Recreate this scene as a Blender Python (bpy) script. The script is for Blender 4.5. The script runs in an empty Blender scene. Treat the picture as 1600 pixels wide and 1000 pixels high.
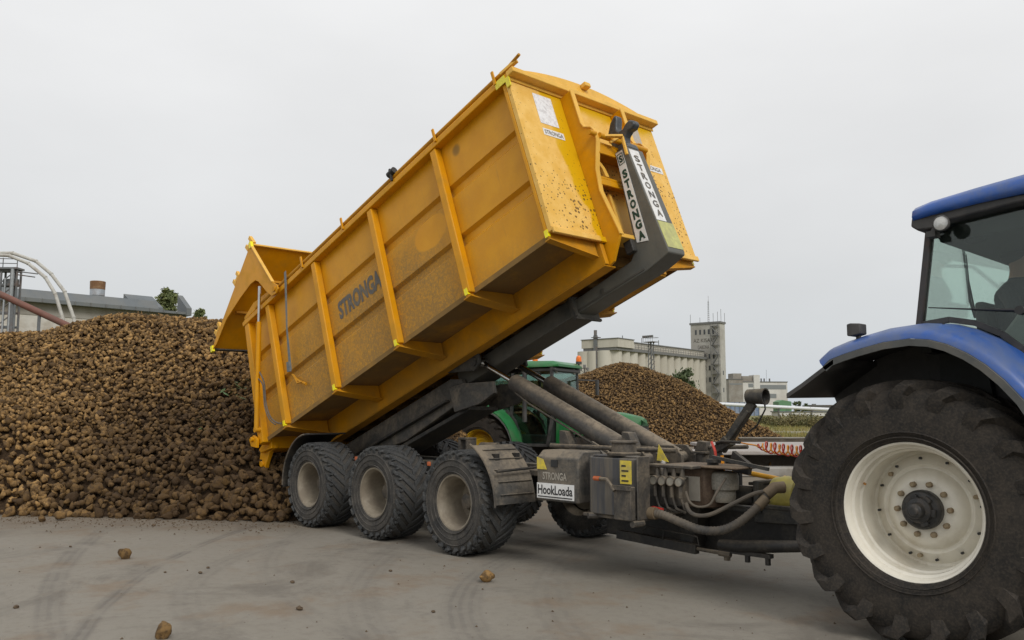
import bpy, bmesh, math, random
import numpy as np
from mathutils import Vector, Matrix

rnd = random.Random(11)
nr = np.random.default_rng(5)
SC = bpy.context.scene
COL = SC.collection
PI = math.pi
R_ = math.radians

# ------------------------------------------------------------------ camera
FPX = 1329.0
PITCH, YAW, CAMH = R_(6.113), R_(46.96), 1.582
cd = bpy.data.cameras.new('camera')
cam = bpy.data.objects.new('camera', cd)
COL.objects.link(cam)
cd.sensor_width = 36.0
cd.lens = FPX / 1600 * 36
cd.clip_start, cd.clip_end = 0.1, 6000
cam.location = (0, 0, CAMH)
cam.rotation_euler = (R_(90) + PITCH, 0, YAW)
SC.camera = cam
DH = Vector((-math.sin(YAW), math.cos(YAW), 0))     # horizontal view direction
RH = Vector((math.cos(YAW), math.sin(YAW), 0))      # horizontal right


def sq(s, q, z=0.0):                                # right / distance / height -> world
    return RH * s + DH * q + Vector((0, 0, z))


def zq(x, y, q):                                    # a far feature measured on the photo: its (s, z) at distance q
    dx, dy = (x - 800) / FPX, -(y - 500) / FPX
    hq = math.cos(PITCH) - dy * math.sin(PITCH)
    vz = math.sin(PITCH) + dy * math.cos(PITCH)
    k = q / hq
    return dx * k, CAMH + vz * k


# ------------------------------------------------------------------ mesh builder
class MB:
    def __init__(s):
        s.v, s.f, s.m = [], [], []
        s.cur = 0

    def add(s, vs, fs):
        o = len(s.v)
        s.v += [tuple(p) for p in vs]
        for f in fs:
            s.f.append([i + o for i in f]); s.m.append(s.cur)
        return s

    def box(s, x0, x1, y0, y1, z0, z1):
        vs = [(x, y, z) for z in (z0, z1) for y in (y0, y1) for x in (x0, x1)]
        return s.add(vs, [(0, 2, 3, 1), (4, 5, 7, 6), (0, 1, 5, 4), (2, 6, 7, 3), (0, 4, 6, 2), (1, 3, 7, 5)])

    def prism(s, poly, axis, lo, hi):
        n = len(poly)
        def P(u, w, t):
            return {'x': (t, u, w), 'y': (u, t, w), 'z': (u, w, t)}[axis]
        vs = [P(u, w, lo) for u, w in poly] + [P(u, w, hi) for u, w in poly]
        fs = [list(range(n))[::-1], list(range(n, 2 * n))]
        fs += [(i, (i + 1) % n, n + (i + 1) % n, n + i) for i in range(n)]
        return s.add(vs, fs)

    def bar(s, p0, p1, w, h, up=(0, 0, 1)):
        p0, p1 = Vector(p0), Vector(p1)
        d = (p1 - p0).normalized(); up = Vector(up)
        if abs(d.dot(up)) > .98: up = Vector((1, 0, 0))
        sd = d.cross(up).normalized() * (w / 2)
        u2 = sd.cross(d).normalized() * (h / 2)
        vs = [p + a * sd + b * u2 for p in (p0, p1) for a, b in ((-1, -1), (1, -1), (1, 1), (-1, 1))]
        return s.add(vs, [(3, 2, 1, 0), (4, 5, 6, 7)] + [(i, (i + 1) % 4, 4 + (i + 1) % 4, 4 + i) for i in range(4)])

    def tube(s, pts, r, n=10, caps=True):
        pts = [Vector(p) for p in pts]
        rs = r if isinstance(r, (list, tuple)) else [r] * len(pts)
        vs = []; prev = None
        for i, p in enumerate(pts):
            d = (pts[min(i + 1, len(pts) - 1)] - pts[max(i - 1, 0)]).normalized()
            if prev is None:
                a = Vector((0, 0, 1)) if abs(d.z) < .9 else Vector((1, 0, 0))
                u = d.cross(a).normalized()
            else:
                u = (prev - d * prev.dot(d)).normalized()
            prev = u; w = d.cross(u)
            vs += [p + (u * math.cos(2 * PI * k / n) + w * math.sin(2 * PI * k / n)) * rs[i] for k in range(n)]
        fs = []
        for i in range(len(pts) - 1):
            for k in range(n):
                a, b = i * n + k, i * n + (k + 1) % n
                fs.append((a, b, b + n, a + n))
        if caps:
            fs += [list(range(n))[::-1], list(range((len(pts) - 1) * n, len(pts) * n))]
        return s.add(vs, fs)

    def cyl(s, p0, p1, r, n=16):
        return s.tube([p0, p1], r, n)

    def lathe(s, prof, c=(0, 0, 0), n=48, axis='y', a0=0., a1=2 * PI, flip=1):
        full = abs(a1 - a0) > 6.28
        m = n if full else n + 1
        vs = []
        for i in range(m):
            a = a0 + (a1 - a0) * i / n
            for ax, r in prof:
                ax *= flip
                if axis == 'y': vs.append((c[0] + r * math.cos(a), c[1] + ax, c[2] + r * math.sin(a)))
                elif axis == 'x': vs.append((c[0] + ax, c[1] + r * math.cos(a), c[2] + r * math.sin(a)))
                else: vs.append((c[0] + r * math.cos(a), c[1] + r * math.sin(a), c[2] + ax))
        k = len(prof); fs = []
        for i in range(n):
            j = (i + 1) % m
            for t in range(k - 1):
                fs.append((i * k + t, i * k + t + 1, j * k + t + 1, j * k + t))
        return s.add(vs, fs)

    def arcband(s, c, r0, r1, y0, y1, a0, a1, n=20):        # a curved sheet (mudguard) round a Y axis
        prof = [(y0, r0), (y0, r1), (y1, r1), (y1, r0), (y0, r0)]
        s.lathe(prof, c, n, 'y', a0, a1)
        k = 5; base = len(s.v) - (n + 1) * k
        s.add([s.v[base + i] for i in range(4)], [(0, 1, 2, 3)])
        s.add([s.v[base + n * k + i] for i in range(4)], [(3, 2, 1, 0)])
        return s

    def sphere(s, c, r, n=10, sc=(1, 1, 1)):
        m = n // 2 + 1
        vs = [(c[0] + r * sc[0] * math.sin(PI * i / m) * math.cos(2 * PI * k / n),
               c[1] + r * sc[1] * math.sin(PI * i / m) * math.sin(2 * PI * k / n),
               c[2] + r * sc[2] * math.cos(PI * i / m)) for i in range(1, m) for k in range(n)]
        t = len(vs); vs += [(c[0], c[1], c[2] + r * sc[2]), (c[0], c[1], c[2] - r * sc[2])]
        fs = [(i * n + k, (i + 1) * n + k, (i + 1) * n + (k + 1) % n, i * n + (k + 1) % n) for i in range(m - 2) for k in range(n)]
        fs += [(t, k, (k + 1) % n) for k in range(n)]
        fs += [(t + 1, (m - 2) * n + (k + 1) % n, (m - 2) * n + k) for k in range(n)]
        return s.add(vs, fs)

    def loft(s, rings, caps=True):
        n = len(rings[0]); vs = [p for r in rings for p in r]; fs = []
        for i in range(len(rings) - 1):
            for k in range(n):
                fs.append((i * n + k, i * n + (k + 1) % n, (i + 1) * n + (k + 1) % n, (i + 1) * n + k))
        if caps: fs += [list(range(n))[::-1], list(range((len(rings) - 1) * n, len(rings) * n))]
        return s.add(vs, fs)

    def build(s, name, mats, parent=None, bevel=0., smooth=True, label=None, xf=None, ang=35, seg=2, fix=True):
        me = bpy.data.meshes.new(name)
        M = Matrix.Identity(4)
        if xf is not None: M = xf
        root = parent
        while root is not None and root.parent is not None: root = root.parent
        if root is not None and root.get('_w'):
            M = WINV[root.name] @ M
        vs = s.v if M == Matrix.Identity(4) else [tuple(M @ Vector(p)) for p in s.v]
        me.from_pydata(vs, [], s.f)
        if not isinstance(mats, (list, tuple)): mats = [mats]
        for m in mats: me.materials.append(m)
        if len(mats) > 1: me.polygons.foreach_set('material_index', s.m)
        if fix:
            bm = bmesh.new(); bm.from_mesh(me)
            bmesh.ops.recalc_face_normals(bm, faces=bm.faces)
            bm.to_mesh(me); bm.free()
        if smooth:
            me.polygons.foreach_set('use_smooth', [True] * len(me.polygons))
            me.set_sharp_from_angle(angle=R_(ang))
        o = bpy.data.objects.new(name, me)
        COL.objects.link(o)
        if parent is not None: o.parent = parent
        if bevel:
            b = o.modifiers.new('edge', 'BEVEL'); b.width = bevel; b.segments = seg
            b.limit_method = 'ANGLE'; b.angle_limit = R_(40)
            b.harden_normals = False
        if label: o['label'] = label
        return o


def smooth(pts, k=6):
    P = [Vector(p) for p in pts]; out = []
    for i in range(len(P) - 1):
        p0, p1, p2, p3 = P[max(i - 1, 0)], P[i], P[i + 1], P[min(i + 2, len(P) - 1)]
        for j in range(k):
            t = j / k
            out.append(.5 * ((2 * p1) + (p2 - p0) * t + (2 * p0 - 5 * p1 + 4 * p2 - p3) * t * t + (3 * p1 - p0 - 3 * p2 + p3) * t ** 3))
    return out + [P[-1]]


WINV = {}


def thing(name, label, cat, loc=(0, 0, 0), group=None, rot=None, world=True):
    o = bpy.data.objects.new(name, None)
    o.empty_display_size = .3
    COL.objects.link(o)
    M = Matrix.Translation(loc)
    if rot is not None: M = M @ rot.to_4x4()
    o.matrix_world = M
    if world:
        o['_w'] = 1; WINV[o.name] = M.inverted()
    tag(o, label, cat, group)
    return o


def tag(o, label=None, cat=None, group=None, kind=None):
    if label: o['label'] = label
    if cat: o['category'] = cat
    if group: o['group'] = group
    if kind: o['kind'] = kind
    return o


def copy_tree(o, parent=None):
    c = o.copy(); COL.objects.link(c)
    if parent is not None: c.parent = parent
    for ch in list(o.children): copy_tree(ch, c)
    return c


def lettering(name, body, mat, org, xd, yd, w, h, parent, bold=.015, lift=.002, xf=None, label=None):
    """Raised flat lettering: body fitted into a w x h field with its lower left corner at org."""
    cu = bpy.data.curves.new('t', 'FONT'); cu.body = body; cu.size = 1; cu.offset = bold
    cu.extrude = 0.0; cu.resolution_u = 3
    t = bpy.data.objects.new('t', cu); COL.objects.link(t)
    bpy.context.view_layer.update()
    me = bpy.data.meshes.new_from_object(t)
    bpy.data.objects.remove(t)
    xd, yd = Vector(xd).normalized(), Vector(yd).normalized(); nz = xd.cross(yd)
    co = np.empty(len(me.vertices) * 3); me.vertices.foreach_get('co', co); co = co.reshape(-1, 3)
    lo, hi = co.min(0), co.max(0)
    m = MB(); o3 = Vector(org)
    vs = [o3 + xd * ((p[0] - lo[0]) / (hi[0] - lo[0]) * w) + yd * ((p[1] - lo[1]) / (hi[1] - lo[1]) * h) + nz * lift for p in co]
    m.add(vs, [list(p.vertices) for p in me.polygons])
    bpy.data.meshes.remove(me)
    return m.build(name, mat, parent, smooth=False, xf=xf, label=label, fix=False)


# ------------------------------------------------------------------ materials
class NT:
    def __init__(s, name):
        s.m = bpy.data.materials.new(name); s.m.use_nodes = True
        s.t = s.m.node_tree; s.n = s.t.nodes; s.b = s.n['Principled BSDF']; s._co = None

    def new(s, ty, **k):
        x = s.n.new(ty)
        for a, v in k.items(): setattr(x, a, v)
        return x

    def L(s, a, b): s.t.links.new(a, b)

    def co(s):
        if s._co is None: s._co = s.new('ShaderNodeTexCoord').outputs['Object']
        return s._co

    def noise(s, scale, detail=4, rough=.55, vec=None, dist=0.):
        x = s.new('ShaderNodeTexNoise')
        x.inputs['Scale'].default_value = scale; x.inputs['Detail'].default_value = detail
        x.inputs['Roughness'].default_value = rough; x.inputs['Distortion'].default_value = dist
        s.L(vec if vec is not None else s.co(), x.inputs['Vector'])
        return x.outputs['Fac']

    def scaled(s, v):
        x = s.new('ShaderNodeVectorMath', operation='MULTIPLY')
        s.L(s.co(), x.inputs[0]); x.inputs[1].default_value = v
        return x.outputs[0]

    def vor(s, scale, vec=None, feature='F1', out='Distance'):
        x = s.new('ShaderNodeTexVoronoi', feature=feature); x.inputs['Scale'].default_value = scale
        s.L(vec if vec is not None else s.co(), x.inputs['Vector'])
        return x.outputs[out]

    def ramp(s, fac, lo, hi, a=0., b=1.):
        x = s.new('ShaderNodeMapRange'); x.interpolation_type = 'SMOOTHSTEP'
        s.L(fac, x.inputs['Value'])
        for i, v in zip(('From Min', 'From Max', 'To Min', 'To Max'), (lo, hi, a, b)): x.inputs[i].default_value = v
        return x.outputs['Result']

    def math(s, op, a, b=None, c=None):
        x = s.new('ShaderNodeMath', operation=op)
        for i, v in enumerate((a, b, c)):
            if v is None: continue
            if isinstance(v, (int, float)): x.inputs[i].default_value = v
            else: s.L(v, x.inputs[i])
        return x.outputs[0]

    def mix(s, fac, a, b):
        x = s.new('ShaderNodeMix', data_type='RGBA')
        def put(sock, v):
            if isinstance(v, (int, float)): sock.default_value = v
            elif isinstance(v, (tuple, list)): sock.default_value = (*v, 1)
            else: s.L(v, sock)
        put(x.inputs[0], fac); put(x.inputs[6], a); put(x.inputs[7], b)
        return x.outputs[2]

    def xyz(s):
        x = s.new('ShaderNodeSeparateXYZ'); s.L(s.co(), x.inputs[0])
        return x.outputs

    def color(s, c):
        if isinstance(c, (tuple, list)): s.b.inputs['Base Color'].default_value = (*c, 1)
        else: s.L(c, s.b.inputs['Base Color'])

    def rough(s, v):
        if isinstance(v, (int, float)): s.b.inputs['Roughness'].default_value = v
        else: s.L(v, s.b.inputs['Roughness'])

    def bump(s, h, strength=.3, dist=.02):
        x = s.new('ShaderNodeBump'); x.inputs['Strength'].default_value = strength; x.inputs['Distance'].default_value = dist
        s.L(h, x.inputs['Height']); s.L(x.outputs[0], s.b.inputs['Normal'])


def M(name, base, rough=.5, metal=0., dirt=None, amt=.5, dscale=2.5, var=.12, bump=.0, bscale=40, spec=.5, stretch=None):
    t = NT(name); t.rough(rough); t.b.inputs['Metallic'].default_value = metal
    t.b.inputs['Specular IOR Level'].default_value = spec
    vec = t.scaled(stretch) if stretch else None
    n1 = t.noise(dscale * 3.1, 6, .65, vec)
    c = t.mix(t.ramp(n1, .3, .7), tuple(x * (1 - var) for x in base), tuple(min(1, x * (1 + var)) for x in base))
    if dirt is not None:
        n2 = t.noise(dscale, 8, .7, vec, .3)
        f = t.ramp(n2, .62 - amt * .45, .78 - amt * .3)
        f = t.math('MULTIPLY', f, min(1, .35 + amt * .6))
        c = t.mix(f, c, dirt)
        t.rough(t.math('ADD', t.math('MULTIPLY', f, .35), rough))
    t.color(c)
    if bump: t.bump(t.noise(bscale, 5, .6), bump, .01)
    return t.m


def grime(name, base, dust, amt=.4, top=.6, rough=.6, scale=3.5, bump=.2):
    t = NT(name); t.b.inputs['Specular IOR Level'].default_value = .4
    g = t.new('ShaderNodeNewGeometry'); s_ = t.new('ShaderNodeSeparateXYZ'); t.L(g.outputs['Normal'], s_.inputs[0])
    n1 = t.noise(scale, 8, .72, None, .5); n2 = t.noise(scale * 9, 6, .7)
    up = t.math('MULTIPLY', t.ramp(s_.outputs['Z'], .25, .85), top)
    f = t.math('MULTIPLY', t.ramp(n1, .40, .66), amt)
    f = t.math('ADD', f, t.math('MULTIPLY', up, t.ramp(n1, .25, .6, .5, 1)))
    f = t.math('MULTIPLY', f, t.ramp(n2, .30, .62, .55, 1.2))
    f = t.math('MINIMUM', f, .95)
    c = t.mix(t.ramp(n2, .3, .7), tuple(x * .75 for x in base), tuple(x * 1.3 for x in base))
    t.color(t.mix(f, c, dust)); t.rough(t.math('MULTIPLY_ADD', f, .3, rough)); t.bump(n2, bump, .008)
    return t.m


DUST = (.30, .25, .185)
MUD = (.17, .125, .085)
YEL = (.64, .285, .002)
m_yel = M('yellow_paint', YEL, .40, 0, (.48, .245, .02), .4, 1.6, .07, spec=.28)
m_yeld = M('yellow_paint_dusty', (.575, .25, .003), .5, 0, (.34, .18, .03), .55, 1.3, .1, spec=.25)
m_yelpale = M('yellow_paint_bleached', (.75, .43, .07), .5, 0, (.55, .33, .07), .3, 2, .06, spec=.3)
m_under = M('yellow_paint_muddy', (.42, .21, .015), .7, 0, (.16, .105, .045), .75, 1.2, .15, .2, 30)
m_black = grime('black_paint_dusty', (.017, .017, .017), (.12, .10, .075), .3, .55, .5)
m_frame = grime('grey_paint_dusty', (.032, .032, .031), (.17, .145, .105), .38, .6)
m_arm = M('graphite_arm_paint', (.085, .09, .086), .38, 0, (.15, .14, .11), .55, 1.2, .15)
m_armdark = M('graphite_sleeve_paint', (.035, .037, .035), .5, 0, (.11, .10, .08), .6, 1.4, .2)
m_hook = M('worn_hook_steel', (.07, .075, .08), .4, .5, (.15, .14, .12), .3, 5, .2)
m_mudsteel = grime('muddy_steel', (.055, .05, .044), (.23, .185, .13), .5, .6)
m_plate = grime('pale_dusty_panel', (.06, .058, .054), (.23, .19, .14), .6, .6, .6, 2.6)
m_chrome = M('chromed_rod', (.55, .54, .52), .2, 1., None)
m_ram = grime('ram_tube_dusty', (.055, .052, .048), (.27, .22, .16), .3, .62, .5, 2.2, .08)
m_white = M('white_sticker', (.72, .72, .71), .5, 0, (.5, .46, .4), .3, 6, .05)
m_ygsticker = M('lime_sticker', (.50, .50, .17), .5, 0, (.34, .33, .17), .5, 6, .1)
m_green_ink = M('dark_green_ink', (.012, .05, .035), .5)
m_ink = M('black_ink', (.02, .02, .02), .5)
m_inkgrey = M('faded_grey_ink', (.10, .095, .09), .6, 0, (.20, .16, .10), .45, 9, .1)
m_inkworn = M('worn_pale_ink', (.36, .33, .28), .6)
m_refl = M('yellow_reflector', (.92, .80, .01), .25)
m_warn = M('warning_yellow', (.66, .52, .05), .5, 0, (.36, .30, .14), .45, 8, .1)
m_orange = M('orange_lens', (.80, .17, .01), .2)
m_amber = M('dusty_amber_lens', (.42, .10, .03), .4)
m_red = M('red_paint', (.45, .03, .02), .45)
m_redhose = M('red_hose', (.5, .05, .03), .4)
m_yelhose = M('orange_hose', (.75, .30, .02), .4)
m_pipeyel = M('orange_yellow_pipe', (.72, .36, .02), .4, 0, (.35, .22, .06), .3, 3)
m_pto = M('faded_yellow_guard', (.42, .36, .08), .5, 0, (.27, .24, .13), .4, 3)
m_rubhose = M('dusty_hose', (.045, .043, .04), .6, 0, (.17, .14, .105), .7, 3.0, .2)
m_rimb = M('beige_rim_paint', (.26, .225, .17), .55, 0, (.16, .13, .095), .6, 2.8, .12)
m_rimw = M('cream_rim_paint', (.74, .705, .61), .34, 0, (.52, .46, .35), .35, 2.2, .05)
m_rimy = M('golden_rim_paint', (.62, .40, .02), .45, 0, (.3, .21, .06), .4, 2.2, .08)
m_bolt = M('rusty_bolt', (.30, .24, .15), .6, .2, (.2, .1, .05), .4, 20)
m_hub = M('black_hub', (.025, .025, .025), .4, 0, (.12, .10, .08), .35, 8)
m_blue = M('blue_tractor_paint', (.019, .086, .34), .3, 0, (.12, .145, .20), .45, 2.0, .06)
m_blacktrim = M('black_plastic_trim', (.028, .028, .028), .55, 0, (.09, .085, .08), .5, 2.5, .15)
m_gtrim = M('grey_plastic_trim', (.075, .078, .075), .6, 0, (.14, .13, .11), .4, 3)
m_greenp = M('green_tractor_paint', (.013, .145, .038), .33, 0, (.08, .13, .07), .4, 2.5, .08)
m_blackcab = M('cab_interior', (.03, .032, .031), .8)
m_lampglass = M('lamp_glass', (.55, .55, .53), .1, .3, (.25, .25, .25), .4, 18)
m_strap = M('blue_grey_webbing', (.15, .17, .185), .8, 0, (.28, .25, .18), .4, 8)


def tyre_mat(name, base, dust, amt, rw):
    t = NT(name); t.rough(.82); t.b.inputs['Specular IOR Level'].default_value = .3
    o = t.xyz()
    n = t.noise(5, 7, .7); n3 = t.noise(60, 4, .6)
    f = t.math('MULTIPLY', t.ramp(n, .3, .7), amt)
    c = t.mix(f, base, dust)
    c = t.mix(t.math('MULTIPLY', t.ramp(n3, .4, .7), .35), c, tuple(x * 1.5 for x in dust))
    t.color(c); t.bump(n3, .25, .006)
    return t.m


m_tyre = tyre_mat('trailer_tyre_rubber', (.025, .026, .027), (.10, .09, .077), .7, 1)
m_tread = tyre_mat('trailer_tread_rubber', (.030, .033, .036), (.085, .083, .078), .6, 1)
m_ttyre = tyre_mat('tractor_tyre_rubber', (.015, .0145, .014), (.058, .047, .036), .62, 1)


def glass_mat(name, tint, refl=.08):
    t = NT(name); t.n.remove(t.b); out = t.n['Material Output']
    tr = t.new('ShaderNodeBsdfTransparent'); tr.inputs[0].default_value = (*tint, 1)
    gl = t.new('ShaderNodeBsdfGlossy'); gl.inputs['Roughness'].default_value = .03; gl.inputs[0].default_value = (.9, .95, .93, 1)
    fr = t.new('ShaderNodeFresnel'); fr.inputs[0].default_value = 1.45
    f = t.math('MULTIPLY_ADD', fr.outputs[0], .45, refl * .25)
    mx = t.new('ShaderNodeMixShader'); t.L(f, mx.inputs[0]); t.L(tr.outputs[0], mx.inputs[1]); t.L(gl.outputs[0], mx.inputs[2])
    t.L(mx.outputs[0], out.inputs[0])
    return t.m


m_glass = glass_mat('green_tinted_glass', (.86, .91, .885), .10)
m_glassd = glass_mat('far_green_glass', (.62, .72, .68), .12)


def side_mat():
    """yellow side panels: brown road dust, thick in the middle bays, one wiped-clean oval"""
    t = NT('side_panel_paint'); t.rough(.45); t.b.inputs['Specular IOR Level'].default_value = .28
    x, y, z = t.xyz()
    fine = t.noise(34, 9, .8); big = t.noise(1.1, 5, .6, None, .4)
    streak = t.noise(3.0, 6, .7, t.scaled((2.2, 1, .9)))
    base = t.mix(t.ramp(t.noise(4, 5), .3, .7), (.615, .27, .002), (.675, .31, .003))
    along = t.math('MULTIPLY', t.ramp(x, -.9, -2.1), t.ramp(x, -6.9, -4.6, .55, 1))
    low = t.ramp(z, 1.75, .75)
    f = t.math('MULTIPLY', along, low)
    f = t.math('MULTIPLY', f, t.math('ADD', t.ramp(big, .25, .6), .45))
    f = t.math('MULTIPLY', f, .54)
    f = t.math('ADD', f, t.math('MULTIPLY', t.ramp(z, .35, -.02), .25))
    f = t.math('ADD', f, .08)
    ex = t.math('DIVIDE', t.math('ADD', x, 1.86), .33); ez = t.math('DIVIDE', t.math('SUBTRACT', z, 1.03), .20)
    el = t.math('ADD', t.math('MULTIPLY', ex, ex), t.math('MULTIPLY', ez, ez))
    f = t.math('MULTIPLY', f, t.ramp(t.math('ADD', el, t.math('MULTIPLY', streak, .3)), .95, 1.25))
    f = t.math('MULTIPLY', f, t.ramp(fine, .36, .6, .35, 1.15))
    f = t.math('MINIMUM', f, .9)
    c = t.mix(f, base, (.27, .165, .055))
    # a small dark soot spot in the first bay
    dx = t.math('ADD', x, 1.1); dz = t.math('SUBTRACT', z, 1.72)
    dd = t.math('ADD', t.math('MULTIPLY', dx, dx), t.math('MULTIPLY', dz, dz))
    c = t.mix(t.ramp(dd, .008, .0005, 0, .65), c, (.10, .07, .02))
    run = t.noise(2.2, 5, .7, t.scaled((6, 1, .5)))
    c = t.mix(t.math('MULTIPLY', t.ramp(run, .60, .74), .22), c, (.23, .13, .04))
    t.color(c); t.rough(t.math('MULTIPLY_ADD', f, .4, .36)); t.bump(t.noise(1.7, 2, .4), .35, .05)
    return t.m


def front_mat():
    """front wall: pale dried dust with mud spatter, and a strip washed clean beside the hook pocket"""
    t = NT('front_wall_paint'); t.b.inputs['Specular IOR Level'].default_value = .3
    x, y, z = t.xyz()
    wob = t.noise(2.2, 5, .6)
    edge = t.math('ADD', t.math('MULTIPLY', z, -.13), t.math('MULTIPLY', wob, .34))
    edge = t.math('ADD', edge, .50)                      # b where the clean strip starts
    clean = t.math('MULTIPLY', t.ramp(t.math('SUBTRACT', y, edge), -.01, .04), t.ramp(y, .92, .86))
    topc = t.ramp(t.math('ADD', z, t.math('MULTIPLY', wob, .2)), 1.78, 1.9)
    clean = t.math('MAXIMUM', clean, t.math('MULTIPLY', topc, t.ramp(y, .8, .9)))
    n = t.noise(6, 6, .6)
    pale = t.mix(t.ramp(n, .3, .7), (.72, .415, .075), (.81, .51, .14))
    c = t.mix(clean, pale, (.66, .385, .004))
    v = t.vor(24); vs = t.vor(24, None, 'F1', 'Color')
    sep = t.new('ShaderNodeSeparateColor'); t.L(vs, sep.inputs[0])
    size = t.ramp(sep.outputs[0], .25, 1.0, 0., .40)
    lo = t.math('MULTIPLY', t.ramp(z, 1.9, .3, .5, 1.1), t.ramp(t.noise(1.4, 3), .35, .65, .4, 1.1))
    spot = t.math('LESS_THAN', v, t.math('MULTIPLY', size, lo))
    v2 = t.vor(75); spot2 = t.math('LESS_THAN', v2, t.math('MULTIPLY', lo, .16))
    sp = t.math('MAXIMUM', spot, spot2)
    c = t.mix(t.math('MULTIPLY', sp, .85), c, (.10, .055, .02))
    t.color(c); t.rough(t.math('MULTIPLY_ADD', clean, -.25, .6))
    return t.m


m_side = side_mat()
m_front = front_mat()


def beet_mat():
    t = NT('sugar_beet_skin'); t.rough(.85); t.b.inputs['Specular IOR Level'].default_value = .25
    a = t.new('ShaderNodeAttribute', attribute_name='tone')
    n = t.noise(17, 6, .7); n2 = t.noise(60, 4, .65)
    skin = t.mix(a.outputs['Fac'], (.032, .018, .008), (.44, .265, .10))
    c = t.mix(t.math('MULTIPLY', t.ramp(n, .44, .60), .8), skin, (.055, .034, .018))
    c = t.mix(t.math('MULTIPLY', t.ramp(n2, .54, .72), .45), c, t.mix(a.outputs['Fac'], (.11, .07, .03), (.46, .31, .15)))
    t.color(c); t.bump(t.math('ADD', t.math('MULTIPLY', n, .6), t.math('MULTIPLY', n2, .5)), .8, .014)
    return t.m


m_beet = beet_mat()
m_leaf_dark = M('beet_leaf', (.05, .10, .02), .6, 0, None, 0, 8, .4)
# ------------------------------------------------------------------ the tipped yellow container (local: x forward, y across, z up)
TILT = R_(20.19)
B0 = Vector((-5.905, 6.038, 3.387))
CROT = Matrix.Rotation(-TILT, 4, 'Y')
CM = Matrix.Translation(B0) @ CROT
W = 2.5
PA = [0.0, -1.397, -2.821, -4.315, -5.738]
REAR = -6.56

con = thing('tipping_container', 'long yellow steel container tipped up on the trailer, tailgate open over the beets', 'container',
            B0, rot=CROT.to_3x3(), world=False)

# front wall
m = MB(); m.box(-.03, .03, .0, W, .0, 1.9)
m.box(.03, .06, .0, .82, -.035, .03); m.box(.03, .06, 1.72, W, -.035, .03)
fw = m.build('front_wall', m_front, con, bevel=.006)
m = MB(); m.box(.032, .147, -.02, W + .02, 1.90, 1.965)
m.box(.032, .05, -.02, W + .02, 1.86, 1.90)
m.build('top_flange', m_yelpale, con, bevel=.008)
m = MB()
bow = [(-.01, 1.968)] + [(W * i / 16, 1.97 + .195 * math.sin(PI * (i / 16)) ** .8) for i in range(17)] + [(W + .01, 1.968)]
m.prism(bow, 'x', .02, .075)
bowo = m.build('roof_bow', m_yelpale, con, bevel=.006)
m = MB(); m.box(.078, .16, 1.20, 1.30, 2.09, 2.15)
m.build('bow_lug', m_yelpale, bowo, bevel=.01)
# bolts along the flange
for b in (.25, .6, 1.0, 1.45, 1.9, 2.25):
    m = MB(); m.cyl((.10, b, 1.965), (.10, b, 1.985), .014, 8); m.build('flange_bolt', m_yelpale, con)

# hook pocket: two cheek plates, shelves, bail bar
cheek = [(.032, 1.858), (.20, 1.858), (.20, 1.40), (.225, 1.33), (.31, 1.27), (.335, 1.22), (.335, 1.10), (.21, .80), (.17, .54),
         (.245, .02), (.25, -.04), (.07, -.27), (-.05, -.30), (-.05, -.036), (.032, -.036)]
for b in (.80, 1.68):
    m = MB(); m.prism(cheek, 'y', b, b + .035)
    ch = m.build('pocket_cheek', m_yel, con, bevel=.004)
    e0 = cheek[1:11]; e1 = []                           # pale folded edge strip
    for i in range(len(e0)):
        p, q_ = e0[max(i - 1, 0)], e0[min(i + 1, len(e0) - 1)]
        l_ = math.hypot(q_[0] - p[0], q_[1] - p[1]); e1.append((e0[i][0] - (q_[1] - p[1]) / l_ * .012, e0[i][1] + (q_[0] - p[0]) / l_ * .012))
    m = MB(); m.prism([(x + .001, z) for x, z in e0] + e1[::-1], 'y', b - .014, b + .050)
    m.build('cheek_edge_strip', m_yelpale, ch)
m = MB()
m.box(.032, .30, .837, 1.678, 1.085, 1.115); m.box(.28, .30, .837, 1.678, .96, 1.083)
m.box(.032, .20, .837, 1.678, .70, .73); m.box(.18, .20, .837, 1.678, .62, .70)
m.build('pocket_shelf', m_yel, con, bevel=.006)
m = MB(); m.cyl((.34, .70, 1.17), (.34, .80, 1.17), .03, 14); m.cyl((.36, .84, 1.15), (.36, 1.66, 1.15), .032, 16)
m.build('bail_bar', m_yel, con)
m = MB(); m.prism([(.837, 1.07), (.99, .86), (1.02, .74), (.96, .74), (.94, .84), (.837, .98)], 'x', .16, .2)
m.build('pocket_brace', m_yelpale, con, bevel=.005)
m = MB(); m.prism([(1.678, 1.07), (1.53, .86), (1.50, .74), (1.55, .74), (1.57, .84), (1.678, .98)], 'x', .16, .2)
m.build('pocket_brace', m_yelpale, con, bevel=.005)
m = MB(); m.box(.035, .05, .837, 1.678, .05, .58); m.box(.05, .09, 1.06, 1.10, .05, .60)
m.build('pocket_backplate', m_yelpale, con)
m = MB(); m.box(.035, .20, .837, 1.678, -.03, .02)
m.build('pocket_sill', m_yelpale, con, bevel=.006)

# yellow guard bracket round the hook arm neck
m = MB(); m.bar((.36, .90, 1.15), (.50, 1.06, 1.10), .045, .028)
m.bar((.485, 1.07, 1.11), (.47, 1.07, .88), .03, .03, up=(0, 1, 0)); m.bar((.37, .98, 1.08), (.40, 1.18, 1.20), .03, .03)
m.build('lock_bracket', m_yelpale, con, bevel=.006)

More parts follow.
